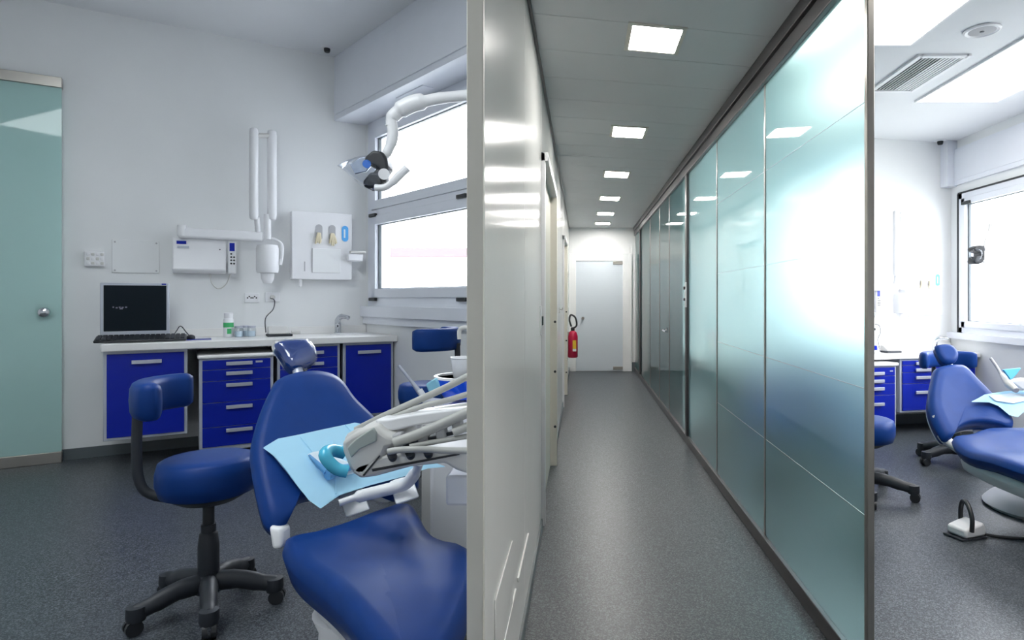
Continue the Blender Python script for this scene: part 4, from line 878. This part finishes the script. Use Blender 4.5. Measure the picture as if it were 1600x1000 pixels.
# --- dental chair
OB_ = Vector((2.6, 3.6, 0))
cbx = thing('dental_chair', 'cobalt blue dental chair with white base past the glass wall', 'dental chair', OB_)
t1 = at(1480, 682, 3.90); t2 = at(1586, 662, 4.02); t3_ = at(1492, 566, 4.38)
nb = (t2 - t1).cross(t3_ - t1).normalized()
if nb.y > 0: nb = -nb
bpx = [(1459, 588), (1464, 572), (1480, 566), (1497, 565), (1511, 568), (1530, 587), (1555, 612), (1573, 632), (1586, 650), (1588, 663), (1578, 666), (1560, 661), (1534, 658), (1510, 662), (1496, 671), (1489, 682), (1478, 681), (1464, 658), (1455, 632), (1455, 610)]
Ob2 = catmull(pxo(bpx, t1, nb), 4, True)
MB().disc_loft(Ob2, nb, .11, .045, dome=-.01).build('backrest', M['leather'], cbx, smooth=True, angle=80, org=OB_)
c_ = sum(Ob2, Vector()) / len(Ob2)
MB().disc_loft([c_ + (p - c_) * .9 - nb * .10 for p in Ob2], nb, .05, .02).build('back_shell', M['plastic'], cbx, smooth=True, angle=80, org=OB_)
hp_ = at(1480, 562, 4.42); hn = (nb + Vector((-.1, -.3, 0))).normalized()
hpx = [(1463, 541), (1469, 536), (1486, 536), (1496, 543), (1500, 554), (1494, 564), (1480, 566), (1472, 560)]
MB().disc_loft(catmull(pxo(hpx, hp_, hn), 4, True), hn, .07, .03).build('headrest', M['leather'], cbx, smooth=True, angle=80, org=OB_)
MB().tube([at(1482, 560, 4.50), at(1484, 575, 4.45)], .022, 10).build('headrest_stem', M['handle'], cbx, smooth=True, org=OB_)
ZB2 = .44
sp_ = [(2.24, 3.80), (2.40, 3.86), (2.60, 3.98), (2.80, 3.98), (2.95, 3.75), (2.92, 3.2), (2.80, 2.7), (2.5, 2.55), (2.28, 2.75), (2.20, 3.15), (2.20, 3.55)]
def seatB(w): t = 3.85 - w.y; return .03 * math.exp(-((t + .05) / .12) ** 2) - .03 * math.exp(-((t - .25) / .18) ** 2)
Os2 = catmull([(x, y, ZB2) for x, y in sp_], 4, True)
MB().disc_loft(Os2, (0, 0, 1), .09, .04, zf=seatB).build('seat', M['leather'], cbx, smooth=True, angle=80, org=OB_)
c_ = sum(Os2, Vector()) / len(Os2)
def shellz(w): return -.02 * math.exp(-((w.y - 3.45) / .4) ** 2) * (1 if w.z < ZB2 - .14 else .2)
MB().disc_loft([c_ + (p - c_) * .90 - Vector((0, 0, .075)) for p in Os2], (0, 0, 1), .12, .05, zf=shellz, back=.7).build('seat_shell', M['plastic'], cbx, smooth=True, angle=80, org=OB_)
# side arm joining backrest and seat
MB().tube(catmull([at(1461, 650, 4.05), at(1472, 680, 3.98), at(1492, 697, 3.92), at(1530, 712, 3.80)], 6), [.02] * 6 + [.03] * 7 + [.035] * 6, 12).build('side_frame', M['plastic'], cbx, smooth=True, org=OB_)
MB().prism([at(1512, 655, 4.16), at(1540, 650, 4.16), at(1552, 688, 4.04), at(1524, 688, 4.04)], (.06, .06, 0)).build('hinge_bracket', M['plastic'], cbx, bevel=.01, org=OB_)
MB().lathe([(.12, .05), (.10, .12), (.09, .22), (.12, .28)], 24, (2.72, 3.62, 0)).build('lift_column', M['plastic'], cbx, smooth=True, org=OB_)
MB().lathe([(.02, .0), (.36, .0), (.375, .018), (.34, .055), (.22, .10), (.10, .125), (.02, .13)], 40, (2.86, 3.80, 0), 1.0, .95).build('floor_plate', M['plastic'], cbx, smooth=True, org=OB_)
# bib and instrument arm
bp = [(1518, 628), (1538, 617), (1570, 611), (1604, 610), (1604, 640), (1590, 652), (1578, 648), (1560, 634), (1540, 627)]
B2 = [onplane(x, y, t1 + nb * .02, nb) for x, y in bp]; c_ = sum(B2, Vector()) / len(B2)
bo2 = MB().rings([[c_ + (p - c_) * kk + nb * .004 * math.sin(i * 1.7) * kk for i, p in enumerate(B2)] for kk in (1, .75, .4, .04)]).build('paper_bib', M['paper'], None, smooth=True, angle=80, org=tuple(c_)); bo2.modifiers.new('thick', 'SOLIDIFY').thickness = .003
tag(bo2, 'pale blue paper bib over the arm side of chair past the glass', 'bib')
MB().disc_loft([onplane(x, y, t1 + nb * .035, nb) for x, y in [(1546, 618), (1580, 614), (1602, 616), (1602, 626), (1584, 630), (1556, 626)]], nb, .012, .004).build('pouch_fold', M['foil'], bo2, smooth=True, org=tuple(c_))
IB = Vector((3.30, 4.0, 0))
ib = thing('instrument_unit', 'slim white instrument arm beside the window past the glass', 'dental unit', IB)
MB().tube(catmull([at(1548, 560, 4.3), at(1558, 574, 4.25), at(1566, 588, 4.2), at(1576, 602, 4.15)], 5), .010, 10).build('hose', M['shutter'], ib, smooth=True, org=IB)
MB().tube([at(1566, 586, 4.2), at(1576, 600, 4.08), at(1588, 610, 4.0)], [.016, .026, .018], 12).build('handpiece', M['grey_plastic'], ib, smooth=True, org=IB)
MB().prism([at(1578, 596, 4.12), at(1600, 592, 4.12), at(1640, 600, 4.12), at(1640, 622, 4.12), at(1596, 608, 4.12)], (.03, .08, 0)).build('tray', M['plastic'], ib, bevel=.01, org=IB)
MB().prism([at(1568, 578, 4.1), at(1596, 575, 4.1), at(1588, 586, 4.08), at(1580, 594, 4.08)], (0, .02, .0)).build('blue_tissue', mat('tissue_blue', (.12, .52, .80), .7), ib, bevel=.003, org=IB)
MB().box(3.1, 3.5, 4.06, 4.30, .60, .70).cyl((3.42, 4.2, 0), (3.42, 4.2, .62), .05, 16).build('stand', M['plastic'], ib, bevel=.01, org=IB)
# operating light
YB = 4.70; PB = Vector((3.46, YB, 0))
ob = thing('operating_light', 'white jointed operating light before the large window past the glass', 'operating light', PB)
ap = [at(1640, 326, YB), at(1600, 337, YB), at(1570, 347, YB), at(1548, 353, YB)]; ap[0] = Vector((PB.x, YB, ap[0].z))
MB().tube(catmull(ap, 4), .020, 12).build('upper_arm', M['plastic'], ob, smooth=True, org=PB)
MB().tube(catmull([at(1548, 350, YB), at(1546, 362, YB), at(1541, 376, YB), at(1538, 388, YB)], 4), .014, 10).build('lower_arm', M['plastic'], ob, smooth=True, org=PB)
MB().cyl((PB.x, YB, 0), (PB.x, YB, ap[0].z + .05), .028, 14).build('pole', M['plastic'], ob, smooth=True, org=PB)
MB().box(PB.x - .14, PB.x + .14, YB - .14, YB + .14, 0, .03).build('pole_foot', M['plastic'], ob, bevel=.008, org=PB)
for pts in ([(1522, 388), (1530, 383), (1539, 384), (1541, 392), (1534, 396), (1524, 392)], [(1522, 408), (1526, 400), (1538, 398), (1540, 406), (1534, 412), (1524, 412)], [(1532, 392), (1540, 392), (1540, 404), (1532, 402)]):
    MB().prism([at(x, y, YB - .05) for x, y in pts], (0, .09, 0)).build('joint_block', M['black'], ob, bevel=.008, org=PB)
MB().tube(catmull([at(1536, 408, YB - .05), at(1542, 409, YB - .05), at(1552, 402, YB - .05), at(1560, 394, YB - .05)], 4), .010, 10).build('grip', M['plastic'], ob, smooth=True, org=PB)
MB().disc_loft(catmull([at(x, y, YB - .10) for x, y in [(1516, 396), (1524, 388), (1534, 390), (1536, 398), (1532, 407), (1522, 406)]], 4, True), (0, -1, 0), .02, .008).build('clear_shield', M['clear'], ob, smooth=True, org=PB)
# foot pedal
fp_ = onz(1507, 838, 0); fp = thing('foot_pedal', 'white foot pedal with black arched handle and cable on the floor', 'foot pedal', fp_, .35)
MB().prism([(-.085, -.055, .0), (.085, -.065, 0), (.095, .065, 0), (-.085, .06, 0)], (0, 0, .012)).build('base_plate', M['char'], fp, bevel=.003)
MB().prism([(-.065, -.06, .012), (.085, -.06, .012), (.09, -.06, .05), (.07, -.06, .085), (.0, -.06, .075), (-.065, -.06, .06)], (0, .115, 0)).build('pedal_body', M['plastic'], fp, bevel=.014, seg=3)
MB().tube(catmull([(-.03, -.066, .05), (-.028, -.066, .12), (-.01, -.03, .175), (.03, .03, .18), (.05, .062, .13), (.052, .064, .05)], 5), .012, 10).build('arch_handle', M['black'], fp, smooth=True)
MB().tube(catmull([(.085, .0, .012), (.13, -.06, .008), (.20, -.12, .008), (.30, -.16, .008), (.45, -.17, .008), (.62, -.17, .008)], 6), .008, 8).build('cable', M['black'], fp, smooth=True)

# ================================================================ OUTSIDE
hsx = thing('house', 'far pale house with pink tiled roof outside the two-sash window', 'house', (-9.5, 42, -.2))
MB().box(-5, 5.4, 0, 6, 0, 4.3).build('house_wall', M['render'], hsx)
MB().prism([(-5.3, -.4, 4.25), (-5.3, 6.4, 4.25), (-5.3, 3, 5.1)], (11.0, 0, 0)).build('house_roof', M['roof'], hsx)
for x in (-3.9, -2.3, -.7, .9, 2.4, 4.0):
    wn = MB().box(x - .35, x + .35, -.05, .05, 2.9, 3.4).build('house_window', M['dark_pane'], hsx); MB().box(x - .42, x + .42, -.12, .0, 2.8, 2.9).build('window_ledge', M['render'], wn)
